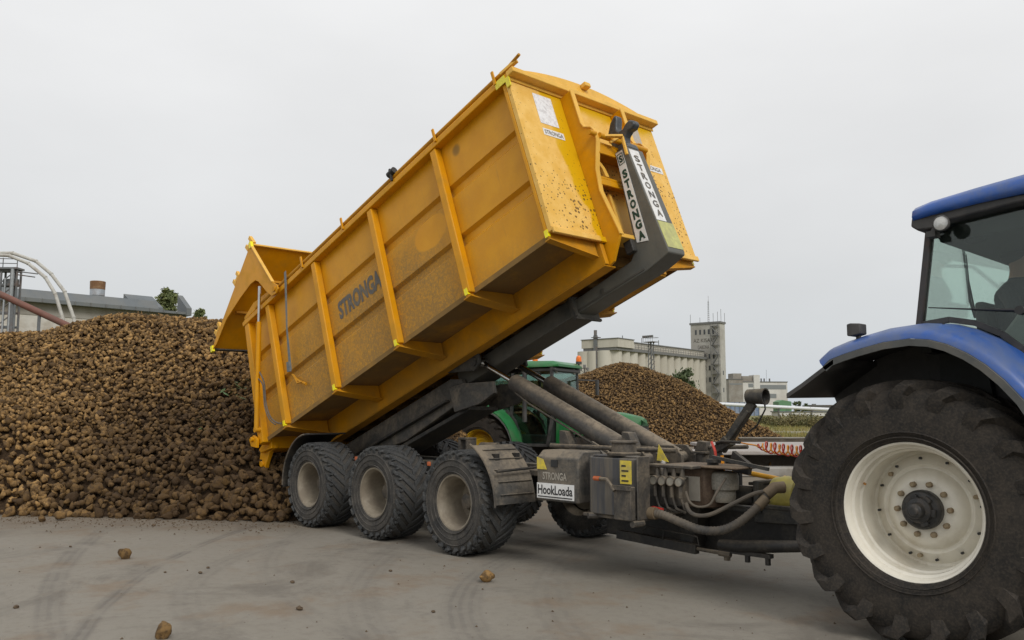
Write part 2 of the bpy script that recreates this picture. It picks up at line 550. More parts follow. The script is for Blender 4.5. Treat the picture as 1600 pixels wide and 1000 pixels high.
# stickers and plates on the front wall
m = MB(); m.box(.031, .034, .33, .62, 1.40, 1.80)
st = m.build('notice_sticker', M('speckled_notice', (.78, .78, .79), .5, 0, (.42, .40, .40), .42, 22, .05), con)
m = MB(); m.box(.031, .034, .33, .66, 1.245, 1.335)
pl = m.build('name_plate', m_white, con)
lettering('plate_lettering', 'STRONGA', m_inkgrey, (.034, .35, 1.262), (0, 1, 0), (0, 0, 1), .29, .055, pl, .01)
m = MB(); m.box(.031, .034, 2.02, 2.42, 1.19, 1.28)
pl = m.build('name_plate', m_white, con)
lettering('plate_lettering', 'STRONGA', m_inkgrey, (.034, 2.06, 1.208), (0, 1, 0), (0, 0, 1), .32, .055, pl, .01)
m = MB(); m.box(.031, .034, 1.98, 2.18, 1.42, 1.84)
m.build('notice_sticker', M('dusty_notice', (.42, .39, .36), .6, 0, (.5, .38, .22), .5, 9, .1), con)

# side panels with two pressed grooves
prof = [(.10, 1.90), (.10, 1.37), (.148, 1.335), (.148, 1.25), (.128, 1.23), (.10, 1.205), (.10, .73), (.148, .695), (.148, .605), (.128, .585), (.10, .56), (.10, .015), (.13, .015), (.18, .52), (.18, 1.90)]
for sgn in (0, 1):
    P = [(b if not sgn else W - b, c) for b, c in prof]
    m = MB(); m.prism(P, 'x', REAR + .12, .0)
    m.build('side_panel', m_side, con)
    f = (lambda b: b) if not sgn else (lambda b: W - b)
    def bx(m, a0, a1, b0, b1, c0, c1): m.box(a0, a1, min(f(b0), f(b1)), max(f(b0), f(b1)), c0, c1)
    for i, a in enumerate(PA):
        a0, a1 = (a - .055, a + .055) if i else (-.085, -.033)
        m = MB(); bx(m, a0, a1, 0., .098, -.02, 1.885)
        po = m.build('side_post', m_yel if i < 2 else m_yel, con, bevel=.012)
        m = MB(); bx(m, a - .028 if i else -.078, a + .028 if i else -.028, -.006, .03, -.04, .038)
        m.build('reflector', m_refl, po)
        # tapered outrigger under the floor
        m = MB(); m.prism([(f(.0), -.022), (f(.0), -.06), (f(.70), -.17), (f(.70), .03), (f(.1), .03)], 'x', a0 + .035, a1 - .035 if i else a1)
        m.prism([(f(.0), -.062), (f(.0), -.075), (f(.70), -.185), (f(.70), -.172)], 'x', a0 - .01, a1 + .01)
        m.build('outrigger', m_yeld, con)
    # top rail
    m = MB(); bx(m, REAR + .02, .03, -.012, .13, 1.887, 1.965); bx(m, REAR + .02, .03, .01, .10, 1.966, 1.99)
    m.build('top_rail', m_yel, con, bevel=.01)
    # bottom lip
    m = MB(); bx(m, REAR + .1, -.05, .085, .099, -.03, .03)
    m.build('bottom_lip', m_under, con)
    # rear corner frame
    m = MB(); m.prism([(REAR - .02, -.05), (REAR + .13, -.05), (REAR + .20, 1.97), (REAR + .06, 1.99)], 'y', min(f(0), f(.14)), max(f(0), f(.14)))
    m.build('rear_post', m_yel, con, bevel=.012)
    m = MB()
    m.prism([(REAR + .25, 2.0), (REAR + .05, 1.99), (REAR + .05, 2.05), (REAR + .40, 2.14), (REAR + .9, 2.10), (REAR + .95, 2.0)], 'y', min(f(.02), f(.06)), max(f(.02), f(.06)))
    m.build('hinge_plate', m_yel, con, bevel=.008)
    # runner
    m = MB(); bx(m, -7.0, .02, .72, .78, -.285, .035); bx(m, -7.0, .0, .72, .90, -.30, -.286)
    m.build('runner', m_yeld, con, bevel=.005)
    # gate ram + hose
    bb = f(-.055)
    m = MB(); m.cyl((-5.76, bb, 2.22), (-5.95, bb, 1.66), .022, 12)
    rod = m.build('gate_ram_rod', m_chrome, con)
    m = MB(); m.cyl((-5.93, bb, 1.70), (-6.47, bb, .16), .036, 14); m.cyl((-6.47, bb - .03, .16), (-6.47, bb + .06, .16), .04, 12)
    m.build('gate_ram', m_yel, con)
    if not sgn:
        m = MB(); m.tube(smooth([(-6.12, -.06, .95), (-6.05, -.05, .75), (-6.10, -.04, .45), (-6.05, -.03, .22), (-5.92, -.02, .08), (-5.80, -.01, .02)]), .012, 8)
        m.tube(smooth([(-6.2, -.06, .88), (-6.08, -.06, .72), (-6.13, -.05, .42), (-6.07, -.04, .19), (-5.93, -.03, .05)]), .010, 8)
        m.build('ram_hose', m_rubhose, con)
    # tail lugs
    m = MB(); m.prism([(-6.45, -.05), (-6.62, .10), (-6.92, -.04), (-7.02, -.22), (-6.97, -.32), (-6.85, -.34), (-6.77, -.26), (-6.62, -.14), (-6.45, -.14)], 'y', min(f(.20), f(.26)), max(f(.20), f(.26)))
    m.cyl((-6.9, f(.17), -.25), (-6.9, f(.29), -.25), .045, 14)
    m.build('tail_lug', m_yel, con, bevel=.006)
m = MB(); m.box(REAR + .1, -.035, .181, W - .181, .035, .07)
for k in range(14): m.box(-6.3 + k * .46, -6.24 + k * .46, .79, W - .79, -.10, .033)
m.build('floor', m_under, con)
m = MB(); m.prism([(REAR - .02, .06), (REAR + .12, .06), (REAR + .10, -.14), (REAR - .25, -.10), (REAR - .30, -.03)], 'y', .142, W - .142)
m.build('tail_sill', m_yel, con, bevel=.008)
m = MB(); m.prism([(-6.60, .12), (-6.50, .02), (-6.55, -.1), (-6.72, -.02), (-6.75, .1)], 'y', -.05, -.01)
m.cyl((-6.62, -.09, .06), (-6.62, .0, .06), .035, 12)
m.build('tail_latch', m_yel, con, bevel=.006)

# tailgate
T0, T1 = (-5.86, 2.985), (-7.58, 1.955)
dx, dz = T1[0] - T0[0], T1[1] - T0[1]; ln = math.hypot(dx, dz); nx, nz = dz / ln, -dx / ln
gate = MB().prism([T0, T1, (T1[0] + nx * .05, T1[1] + nz * .05), (T0[0] + nx * .05, T0[1] + nz * .05)], 'y', -.04, W + .04).build('tailgate', m_yel, con, bevel=.008)
for b0 in (-.062, W + .042):
    arm = [(-5.84, 2.985), (-5.37, 2.10), (-5.24, 1.99), (-5.23, 1.92), (-5.30, 1.88), (-5.44, 1.90), (-5.58, 2.05), (-5.76, 2.30), (-5.85, 2.37), (-6.02, 2.385), (-6.40, 2.33),
           (-6.96, 2.207), (-7.40, 1.965), (-7.57, 1.94)]
    m = MB(); m.prism(arm, 'y', b0, b0 + .02)
    ga = m.build('gate_arm', m_yel, gate, bevel=.003)
    m = MB(); m.cyl((-5.33, b0 - .02, 1.965), (-5.33, b0 + .06, 1.965), .04, 14)
    m.build('hinge_pin', m_yeld, gate)
m = MB(); m.bar((-5.84, -.052, 3.0), (-5.36, -.052, 2.10), .05, .012, up=(1, 0, 0)); m.build('arm_edge', m_yelpale, gate)
m = MB()
for fr in (.30, .62): m.bar((T0[0] + dx * fr + nx * -.02, .1, T0[1] + dz * fr - nz * .02), (T0[0] + dx * fr - nx * .02, W - .1, T0[1] + dz * fr - nz * .02), .06, .04)
m.build('gate_stiffener', m_yeld, gate)
m = MB(); m.bar((T0[0] + .02, -.02, T0[1] + .01), (T0[0] + .02, W + .02, T0[1] + .01), .05, .03); m.build('gate_top_edge', m_yelpale, gate, bevel=.006)
m = MB(); m.bar((T1[0] + .01, -.02, T1[1] - .012), (T1[0] + .01, W, T1[1] - .012), .06, .02); m.build('gate_seal', m_blacktrim, gate)
for fr in (.03, .36, .86):
    for b in (.02, W - .02):
        ox, oz = T0[0] + dx * fr + nx * .05, T0[1] + dz * fr + nz * .05
        m = MB(); ex, ez = dx / ln * .08, dz / ln * .08
        for sg in (-1, 1): m.bar((ox + sg * ex, b, oz + sg * ez), (ox + sg * ex + nx * .19, b, oz + sg * ez + nz * .19), .05, .06)
        m.bar((ox - ex * 1.3 + nx * .09, b, oz - ez * 1.3 + nz * .09), (ox + ex * 1.3 + nx * .09, b, oz + ez * 1.3 + nz * .09), .06, .05)
        m.build('gate_latch', m_yelpale, gate)
for p, q in ((T0, .02), (T1, .0)):
    m = MB(); m.box(p[0] - .035 + q, p[0] + .035 + q, -.075, -.03, p[1] - .05, p[1] + .05); m.build('reflector', m_refl, gate)

# reflective patch on the front top corner
m = MB(); m.box(-.16, .0, -.022, -.013, 1.86, 1.95); m.box(.0, .055, -.022, -.002, 1.78, 1.9)
m.build('reflector', M('reflective_tape', (.78, .68, .03), .3, 0, (.55, .38, .03), .4, 18), con)

# rolled cover tube with its pegs
m = MB(); m.cyl((-6.1, .03, 2.022), (-.05, .03, 2.022), .03, 12); m.cyl((-.06, .03, 2.022), (.27, .0, 2.03), .018, 10)
ct = m.build('cover_roll', m_yeld, con)
for a in (-.15, -1.28, -3.42, -4.55):
    m = MB(); m.box(a - .016, a + .016, -.032, -.013, 1.93, 2.10); m.build('cover_peg', m_yel, con)
m = MB(); m.cyl((-2.27, .0, 2.07), (-2.14, .0, 2.075), .045, 12); m.box(-2.22, -2.19, -.034, -.013, 1.95, 2.12)
m.build('cover_crank', m_black, con)
m = MB(); m.bar((-.04, -.01, 1.99), (.19, .03, 2.02), .05, .03); m.build('cover_bracket', m_yelpale, con)

# faded lettering on the side, third bay
lettering('side_lettering', 'STRONGA', m_inkgrey, (-4.03, .0985, .865), (1, 0, .0), (0, 0, 1), 1.06, .26, con, .045)
# chain hook below the strap
m = MB(); m.tube([(-5.40, .06, .62), (-5.30, .06, .50), (-5.18, .05, .42), (-5.05, .04, .34)], .02, 8); m.tube([(-5.36, .05, .60), (-5.27, .04, .44), (-5.12, .03, .40)], .014, 6)
m.build('strap_hook', m_yeld, con)

# the strap over the rail
m = MB()
pts = [(-5.02, -.03, 2.10), (-5.05, -.035, 1.90), (-5.24, -.015, 1.28), (-5.38, .02, .68)]
ws = [.05, .05, .035, .07]
rings = []
for (a, b, c), w_ in zip(pts, ws): rings.append([(a - w_ / 2, b, c), (a + w_ / 2, b, c), (a + w_ / 2, b + .008, c), (a - w_ / 2, b + .008, c)])
m.loft(rings)
m.bar((-5.35, -.005, .80), (-5.385, .005, .66), .075, .03, up=(0, 1, 0))
sx = m.build('ratchet_strap', m_strap, None, xf=CM)
tag(sx, 'blue-grey webbing strap hanging down the side of the yellow container near its tail', 'strap')


# ------------------------------------------------------------------ the trailer
TRL = thing('hook_lift_trailer', 'dusty black three axle hook lift trailer tipping the yellow container', 'trailer', (-7.4, 7.29, 0))
YC = 7.29
# chassis
m = MB()
for y in (6.90, 7.53): m.box(-11.6, -4.9, y, y + .15, .62, .93)
for x in (-11.5, -9.8, -8.2, -6.9, -5.6): m.box(x, x + .14, 7.052, 7.528, .66, .90)
m.build('chassis_frame', m_frame, TRL, bevel=.01)
# axles
for x in (-10.589, -9.004, -7.432):
    m = MB(); m.cyl((x, 6.40, .577), (x, 8.18, .577), .075, 14)
    m.bar((x - .62, 6.86, .62), (x + .62, 6.86, .62), .1, .06); m.bar((x - .62, 7.72, .62), (x + .62, 7.72, .62), .1, .06)
    m.build('axle', m_frame, TRL)


def tread(m, R, w, n, lug_h, lw0, lw1, skew, side_r, s0=-.04, ph=0.):
    """two rows of lugs running from the crown over the shoulder and down the side wall"""
    smp = [(s0, 1), (.25, 1), (.5, 1), (.72, 1), (.88, 1), (.97, 1), (1.12, .8), (1.32, .5), (1.55, .12)]
    def base(s):
        if s <= .86: return s * w / 2, R - .012 * R * (s ** 2), 0.
        k = min(1, (s - .86) / .14); j = max(0, s - .94) / .61
        return w / 2 * (.86 + .13 * k), R * .988 - .012 * k - side_r * j, k
    for sg in (-1, 1):
        for i in range(n):
            th0 = 2 * PI * (i + (0 if sg < 0 else .5)) / n + ph
            rows = []
            for s, tk_ in smp:
                ax, rb, k = base(s)
                na = math.sin(k * 1.25); nrad = math.cos(k * 1.25)
                th = th0 + skew * (min(s, 1.1) ** 1.15 if s > 0 else s)
                lw = (lw0 + (lw1 - lw0) * max(0, min(1, s))) / R / 2
                top = lug_h * tk_; row = []
                for t_, o in ((th - lw * 1.25, -.014), (th - lw * .8, top), (th + lw * .8, top), (th + lw * 1.25, -.014)):
                    r_ = rb + o * nrad
                    row.append((r_ * math.cos(t_), sg * (ax + o * na), r_ * math.sin(t_)))
                rows.append(row)
            m.loft(rows)


def trailer_wheel():
    R, w = .572, .50
    rim_r = .300
    t = MB()
    t.lathe([(-.20, .29), (-.235, .315), (-.245, .36), (-.252, .42), (-.243, .48), (-.225, .525), (-.20, .548), (-.10, .556), (0, .558), (.10, .556), (.20, .548),
             (.225, .525), (.243, .48), (.252, .42), (.245, .36), (.235, .315), (.20, .29)], n=64)
    for rr in (.335, .40, .465): t.lathe([(-.246, rr - .006), (-.258, rr), (-.246, rr + .006)], n=64)
    tb = MB(); tread(tb, .554, w * .97, 26, .022, .08, .066, .42, .055)
    for i in range(52):
        a = 2 * PI * i / 52
        c, s_ = math.cos(a), math.sin(a)
        for ya in (-.205, .205):
            b_ = MB(); b_.box(-.012, .012, ya - .02, ya + .02, .54, .571)
            tb.add([(x * c + z * s_, y, -x * s_ + z * c) for x, y, z in b_.v], b_.f)
    r = MB()
    r.lathe([(-.225, rim_r + .012), (-.232, rim_r + .004), (-.228, rim_r - .012), (-.205, rim_r - .016), (-.19, rim_r - .03), (-.12, rim_r - .045), (.06, rim_r - .05),
             (.09, rim_r - .06), (.095, .16), (.11, .13), (.11, .0)], n=48)
    r.lathe([(.225, rim_r + .01), (.20, rim_r - .02), (.10, rim_r - .045)], n=48)
    h = MB()
    h.lathe([(.10, .115), (.02, .11), (.0, .095), (-.05, .085), (-.06, .07), (-.06, 0)], n=24)
    for i in range(8):
        a = 2 * PI * i / 8
        h.cyl((.145 * math.cos(a), .10, .145 * math.sin(a)), (.145 * math.cos(a), .06, .145 * math.sin(a)), .016, 8)
    vlv = MB(); vlv.tube([(-.20, -.06, .12), (-.21, -.12, .13)], .01, 6)
    return t, tb, r, h, vlv


TW = trailer_wheel()
first = {}
for side in (0, 1):
    for x in (-10.589, -9.004, -7.432):
        if side == 0 and x == -10.589:
            wh = TW[0].build('wheel', m_tyre, TRL)
            a = TW[1].build('tyre_tread', m_tread, wh, ang=30)
            b = TW[2].build('rim', m_rimb, wh)
            c = TW[3].build('hub', m_mudsteel, wh)
            PW = [wh, a, b, c]
            # verts were converted to trailer space by build(); undo so the wheel's own origin is its hub
            for o in PW: o.data.transform(Matrix.Translation((-7.4, 7.29, 0)))
            new = wh
        else:
            new = PW[0].copy(); COL.objects.link(new); new.parent = TRL
            a = PW[1].copy(); COL.objects.link(a); a.parent = new
            b = PW[2].copy(); COL.objects.link(b); b.parent = new
            c = PW[3].copy(); COL.objects.link(c); c.parent = new
        y = 6.29 if side == 0 else 8.29
        new.location = Vector((x, y, .577)) - Vector((-7.4, 7.29, 0))
        new.rotation_euler = (0, rnd.uniform(0, 6.28), 0 if side == 0 else PI)

# mudguards
for side in (0, 1):
    y0, y1 = (6.04, 6.62) if side == 0 else (7.96, 8.54)
    m = MB(); m.arcband((-7.432, 0, .577), .70, .72, y0, y1, R_(2), R_(62), 14)
    for k in range(5):
        a = R_(10 + 11 * k); m.bar((-7.432 + .725 * math.cos(a), y0 + .07, .577 + .725 * math.sin(a)), (-7.432 + .725 * math.cos(a), y1 - .02, .577 + .725 * math.sin(a)), .03, .012)
    g = m.build('mudguard', m_plate, TRL, bevel=.004)
    m = MB(); m.tube([(-7.432 + .712 * math.cos(R_(a)), y0 - .006 if side == 0 else y1 + .006, .577 + .712 * math.sin(R_(a))) for a in range(0, 66, 5)], .012, 6)
    m.build('mudguard_rim', m_mudsteel, g)
    if side == 0:
        m = MB()
        for yy in (6.22, 6.52):
            a0 = R_(48); p = Vector((-7.432 + .735 * math.cos(a0), yy, .577 + .735 * math.sin(a0)))
            m.box(p.x - .01, p.x + .05, yy - .03, yy + .03, p.z - .16, p.z)
        m.cyl((-6.72, 6.06, .95), (-6.72, 6.66, .97), .015, 8)
        m.build('mudguard_clamp', m_black, g)
    m = MB(); m.arcband((-10.589, 0, .577), .68, .70, y0, y1, R_(88), R_(186), 18)
    g = m.build('mudguard', m_black, TRL, bevel=.004)
    m = MB(); m.tube([(-10.589 + .692 * math.cos(R_(a)), y0 - .006 if side == 0 else y1 + .006, .577 + .692 * math.sin(R_(a))) for a in range(100, 187, 6)], .011, 6)
    m.build('mudguard_rim', m_mudsteel, g)
# marker lights between wheels
for x in (-9.78, -8.2):
    m = MB(); m.box(x - .03, x + .05, 6.34, 6.38, .93, .96); m.box(x - .02, x + .02, 6.31, 6.34, .92, .99)
    mb = m.build('marker_bracket', m_mudsteel, TRL)
    m = MB(); m.box(x - .03, x + .03, 6.29, 6.308, .93, .98); m.build('marker_lens', m_amber, mb, bevel=.006)
# ram lock block seen over the middle wheels
m = MB(); m.cyl((-8.05, 7.0, 1.14), (-7.75, 7.0, 1.14), .06, 14); m.box(-8.45, -8.41, 6.95, 7.1, .93, 1.22); m.box(-8.3, -8.26, 6.95, 7.1, .93, 1.22); m.box(-8.45, -8.26, 6.95, 7.1, 1.221, 1.25)
m.build('lock_cylinder', m_mudsteel, TRL, bevel=.006)
m = MB(); m.box(-8.5, -6.5, 6.75, 6.88, .86, .93); m.build('side_rail', m_mudsteel, TRL, bevel=.01)

# tipping frame, sleeve and hook arm: they lie along the tipped container
m = MB()
m.prism([(-6.9, -.34), (-3.1, -.34), (-2.9, -.42), (-2.85, -.62), (-3.1, -.70), (-4.3, -.78), (-5.6, -.62), (-6.9, -.56)], 'y', .98, 1.05)
m.prism([(-6.9, -.34), (-3.1, -.34), (-2.9, -.42), (-2.85, -.62), (-3.1, -.70), (-4.3, -.78), (-5.6, -.62), (-6.9, -.56)], 'y', 1.47, 1.54)
m.box(-6.7, -2.8, 1.052, 1.468, -.66, -.62); m.box(-6.7, -6.4, 1.052, 1.468, -.60, -.36); m.box(-4.2, -4.0, 1.052, 1.468, -.60, -.36)
tf = m.build('tipping_frame', m_plate, TRL, xf=CM, bevel=.008)
for y0, y1, x0, x1, z0, z1 in ((.90, .98, -6.9, -3.2, -.62, -.585), (1.54, 1.62, -6.9, -3.2, -.62, -.585), (1.0, 1.5, -5.9, -2.9, -.84, -.79)):
    m = MB(); m.box(x0, x1, y0, y1, z0, z1); m.build('frame_flange', m_frame, tf, xf=CM, bevel=.006)
for b in (.95, 1.57):
    m = MB(); m.prism([(-3.1, -.46), (-2.80, -.52), (-2.28, -.70), (-2.30, -.84), (-2.6, -.87), (-3.1, -.80)], 'y', b - .03, b + .02)
    m.build('frame_lug', m_plate, tf, xf=CM, bevel=.006)
m = MB(); m.prism([(-3.05, -.27), (-.88, -.235), (-.86, -.455), (-1.8, -.46), (-3.05, -.50)], 'y', 1.07, 1.45)
m.box(-.90, -.83, 1.05, 1.47, -.475, -.22)
sl = m.build('arm_sleeve', m_armdark, TRL, xf=CM, bevel=.012)
m = MB(); m.bar((-.85, 1.035, -.22), (-.82, 1.035, -.48), .03, .03, up=(0, 1, 0)); m.bar((-.84, 1.03, -.49), (-.84, 1.48, -.49), .03, .03); m.build('sleeve_edge', m_frame, sl, xf=CM)
for b0 in (.86, 1.66):
    m = MB(); m.prism([(-3.0, -.12), (-2.5, -.12), (-2.35, -.28), (-2.36, -.42), (-2.5, -.47), (-2.7, -.40), (-3.0, -.30)], 'y', b0, b0 + .04); m.build('ram_bracket', m_frame, sl, xf=CM, bevel=.006)
m = MB(); m.cyl((-2.454, .84, -.373), (-2.454, 1.72, -.373), .05, 14)
m.build('ram_pin', m_frame, sl, xf=CM)
m = MB()
m.prism([(.305, 1.02), (.47, 1.0), (.555, -.335), (.545, -.37), (.40, -.40), (.22, -.425), (-.25, -.425), (-1.0, -.44), (-1.0, -.27), (.06, -.225), (.15, -.14), (.185, .0)], 'y', 1.11, 1.40)
arm = m.build('hook_arm', m_arm, TRL, xf=CM, bevel=.012)
m = MB(); m.cyl((-.42, 1.10, -.36), (-.42, 1.115, -.36), .035, 14); m.bar((.2, 1.108, -.39), (-.95, 1.108, -.40), .01, .02); m.build('arm_pad', m_armdark, arm, xf=CM)
m = MB(); m.box(.08, .19, 1.04, 1.108, -.17, .0); m.build('arm_stop', m_frame, arm, xf=CM, bevel=.01)
hk = [(.33, .98), (.30, 1.06), (.235, 1.17), (.215, 1.25), (.235, 1.35), (.30, 1.44), (.375, 1.492), (.415, 1.482), (.405, 1.42), (.375, 1.36), (.365, 1.315), (.385, 1.282), (.43, 1.275), (.50, 1.315), (.55, 1.325),
      (.60, 1.285), (.605, 1.235), (.56, 1.205), (.50, 1.21), (.445, 1.18), (.42, 1.13), (.425, 1.05), (.455, .98)]
m = MB(); m.prism(hk, 'y', 1.20, 1.31); m.prism([(.31, 1.021), (.465, 1.005), (.45, 1.09), (.335, 1.10)], 'y', 1.15, 1.36)
m.build('lifting_hook', m_hook, arm, xf=CM, bevel=.02, seg=3)
# the white lettered strips and the lime patch on the arm
def quad_plate(m, P, n, th=.005):
    n = Vector(n) * th; P = [Vector(p) for p in P]; Q = [p + n for p in P]
    return m.add(P + Q, [(3, 2, 1, 0), (4, 5, 6, 7)] + [(i, (i + 1) % 4, 4 + (i + 1) % 4, 4 + i) for i in range(4)])


m = MB(); quad_plate(m, [(.312, 1.1085, 1.0), (.405, 1.1085, .99), (.36, 1.1085, -.13), (.215, 1.1085, -.08)], (0, -1, 0))
m.build('lettered_strip', m_white, arm, xf=CM)
def strip_at(c):
    k = (.99 - c) / 1.10
    return .358 + (.29 - .358) * k, .082 + (.128 - .082) * k
for k, chh in enumerate('STRONGA'):
    c_ = .765 - k * .125; a_, w_ = strip_at(c_)
    lettering('strip_letter', chh, m_green_ink, (a_ - w_ * .38, 1.1035, c_ - .100), (1, 0, 0), (.06, 0, 1), w_ * .74, .104, arm, .06, .002, xf=CM)
a_, w_ = strip_at(.90)
lettering('strip_emblem', 'S', m_green_ink, (a_ - .024, 1.1035, .86), (1, 0, 0), (.05, 0, 1), .05, .085, arm, .05, .002, xf=CM)
m = MB(); P4 = [(a_ - .036, .84), (a_ + .036, .84), (a_ + .040, .965), (a_ - .032, .965)]
for i in range(4): p0, p1 = P4[i], P4[(i + 1) % 4]; m.bar((p0[0], 1.1025, p0[1]), (p1[0], 1.1025, p1[1]), .008, .003, up=(0, 1, 0))
m.build('emblem_frame', m_green_ink, arm, xf=CM)
fx = lambda c: .47 + (.555 - .47) * (1.0 - c) / 1.335
m = MB(); quad_plate(m, [(fx(.97), 1.13, .97), (fx(.97), 1.30, .97), (fx(.03), 1.285, .03), (fx(.03), 1.115, .03)], (1, 0, .06))
m.build('lettered_strip', m_white, arm, xf=CM)
for k, chh in enumerate('STRONGA'):
    t_ = .90 - k * .12
    lettering('strip_letter', chh, m_inkgrey, (fx(t_ - .1) + .008, 1.165, t_ - .095), (0, 1, 0), (-.0637, 0, 1), .088, .088, arm, .02, .002, xf=CM)
m = MB(); quad_plate(m, [(fx(.02), 1.12, .02), (fx(.02), 1.39, .02), (fx(-.31), 1.39, -.31), (fx(-.31), 1.12, -.31)], (1, 0, .06))
m.build('reflective_patch', m_ygsticker, arm, xf=CM)

# the two tipping rams
for y, dxx in ((7.03, 0.), (7.62, .0)):
    lo = Vector((-5.55, y, 1.08)); hi = Vector((-8.08, y, 2.19)); d_ = (hi - lo).normalized()
    top = lo + d_ * 2.13
    m = MB(); m.tube([lo, lo + d_ * .02, top - d_ * .03, top], [.10, .105, .105, .085], 24)
    m.cyl((lo.x, y - .10, lo.z), (lo.x, y + .10, lo.z), .08, 16)
    rm = m.build('tipping_ram', m_ram, TRL)
    m = MB(); m.cyl(top - d_ * .1, hi, .036, 14); m.cyl((hi.x, y - .06, hi.z), (hi.x, y + .06, hi.z), .06, 14)
    m.build('ram_rod', m_chrome, rm)
    m = MB(); off = Vector((0, -.07, -.12)) if y < 7.3 else Vector((0, .1, -.1))
    m.tube([lo + off + d_ * .3, lo + off + d_ * 1.75, top + off * .8 - d_ * .1], .012, 6)
    m.build('ram_pipe', m_mudsteel, rm)
for y in (6.90, 7.13, 7.50, 7.73):
    m = MB(); m.prism([(-5.9, .93), (-5.38, .93), (-5.40, 1.12), (-5.50, 1.22), (-5.70, 1.22), (-5.86, 1.05)], 'y', y - .02, y + .02)
    m.build('ram_mount', m_mudsteel, TRL, bevel=.006)

# guide posts with slanted tops
for x, y in ((-6.55, 6.92), (-5.66, 6.92)):
    m = MB(); m.prism([(x - .06, .9), (x + .09, .9), (x + .09, 1.24), (x + .03, 1.36), (x - .06, 1.37)], 'y', y - .03, y + .10)
    m.build('guide_post', m_mudsteel, TRL, bevel=.006)

# equipment locker with the lettered plate
m = MB()
m.prism([(6.16, .69), (6.50, .69), (6.50, 1.19), (6.24, 1.19), (6.16, 1.12)], 'x', -6.225, -5.66)
lk = m.build('locker', m_plate, TRL, bevel=.015)
m = MB(); m.box(-6.02, -5.93, 6.150, 6.158, 1.03, 1.10); m.build('locker_opening', m_ink, lk)
m = MB(); m.box(-6.215, -5.71, 6.150, 6.158, .715, .865); pl = m.build('lettered_plate', m_white, lk)
lettering('plate_lettering', 'HookLoada', m_ink, (-6.20, 6.150, .755), (1, 0, 0), (0, 0, 1), .475, .092, lk, .022)
m = MB(); m.box(-6.20, -5.73, 6.146, 6.1495, .728, .738); m.build('plate_underline', m_ink, lk)
lettering('worn_lettering', 'STRONGA', m_inkworn, (-6.14, 6.159, .90), (1, 0, 0), (0, 0, 1), .33, .075, lk, .02)
m = MB(); m.add([(-6.215, 6.156, 1.0), (-6.08, 6.156, 1.0), (-6.215, 6.156, 1.12), (-6.13, 6.156, 1.10), (-6.215, 6.15, 1.0), (-6.08, 6.15, 1.0), (-6.215, 6.15, 1.12), (-6.13, 6.15, 1.10)], [(4, 5, 7, 6), (0, 2, 3, 1), (0, 1, 5, 4), (1, 3, 7, 5), (3, 2, 6, 7), (2, 0, 4, 6)])
m.build('warning_sticker', m_warn, lk)
m = MB(); m.cyl((-6.7, 6.85, 1.20), (-5.0, 6.85, 1.20), .025, 10); m.build('hand_rail', m_mudsteel, TRL)

# oil tank
m = MB()
m.prism([(-5.56, 6.22), (-5.49, 6.15), (-5.04, 6.15), (-4.97, 6.20), (-4.95, 6.26), (-4.95, 6.32), (-5.60, 6.32), (-5.60, 6.26)], 'z', .62, 1.15)
m.prism([(-5.52, 6.22), (-5.47, 6.19), (-5.06, 6.19), (-5.0, 6.24), (-5.0, 6.30), (-5.52, 6.30)], 'z', 1.15, 1.172)
tk = m.build('oil_tank', M('ribbed_tank_plastic', (.055, .056, .06), .45, 0, (.16, .135, .10), .5, 1.3, .15, stretch=(9, 1, .6)), TRL, bevel=.02, seg=3)
m = MB(); m.lathe([(0, .16), (.02, .165), (.03, .12), (.11, .115), (.115, .135), (.13, .135), (.13, 0)], (-5.2, 6.30, 1.172), 16, 'z'); m.build('filler_cap', m_mudsteel, tk)
m = MB(); m.box(-5.12, -4.99, 6.140, 6.149, .92, 1.13); ys = m.build('warning_sticker', m_warn, tk)
m = MB()
for k in range(4): m.box(-5.10, -5.02 - .03 * (k % 2), 6.137, 6.1395, .94 + k * .045, .955 + k * .045)
m.build('sticker_marks', m_ink, tk)
m = MB(); m.box(-4.945, -4.93, 6.16, 6.34, .60, 1.17); m.box(-5.14, -4.94, 6.07, 6.138, .60, .90); m.box(-5.62, -4.94, 6.18, 6.9, .585, .615)
m.build('tank_bracket', m_mudsteel, tk, bevel=.008)
m = MB(); m.tube([(-5.33, 6.10, .955), (-5.22, 6.07, .955), (-5.12, 6.06, .86)], .018, 8); m.box(-5.14, -4.93, 6.05, 6.068, .87, .91)
lb = m.build('light_arm', m_mudsteel, TRL)
m = MB(); m.cyl((-5.40, 6.10, .955), (-5.33, 6.10, .955), .022, 10); m.build('marker_lens', m_amber, lb)
m = MB(); m.cyl((-4.95, 6.1, .57), (-4.95, 6.25, .57), .03, 10); m.build('tank_drain', m_mudsteel, tk)
m = MB(); m.cyl((-5.5, 6.12, .60), (-5.45, 6.2, .60), .03, 10); m.build('tank_drain', m_mudsteel, tk)

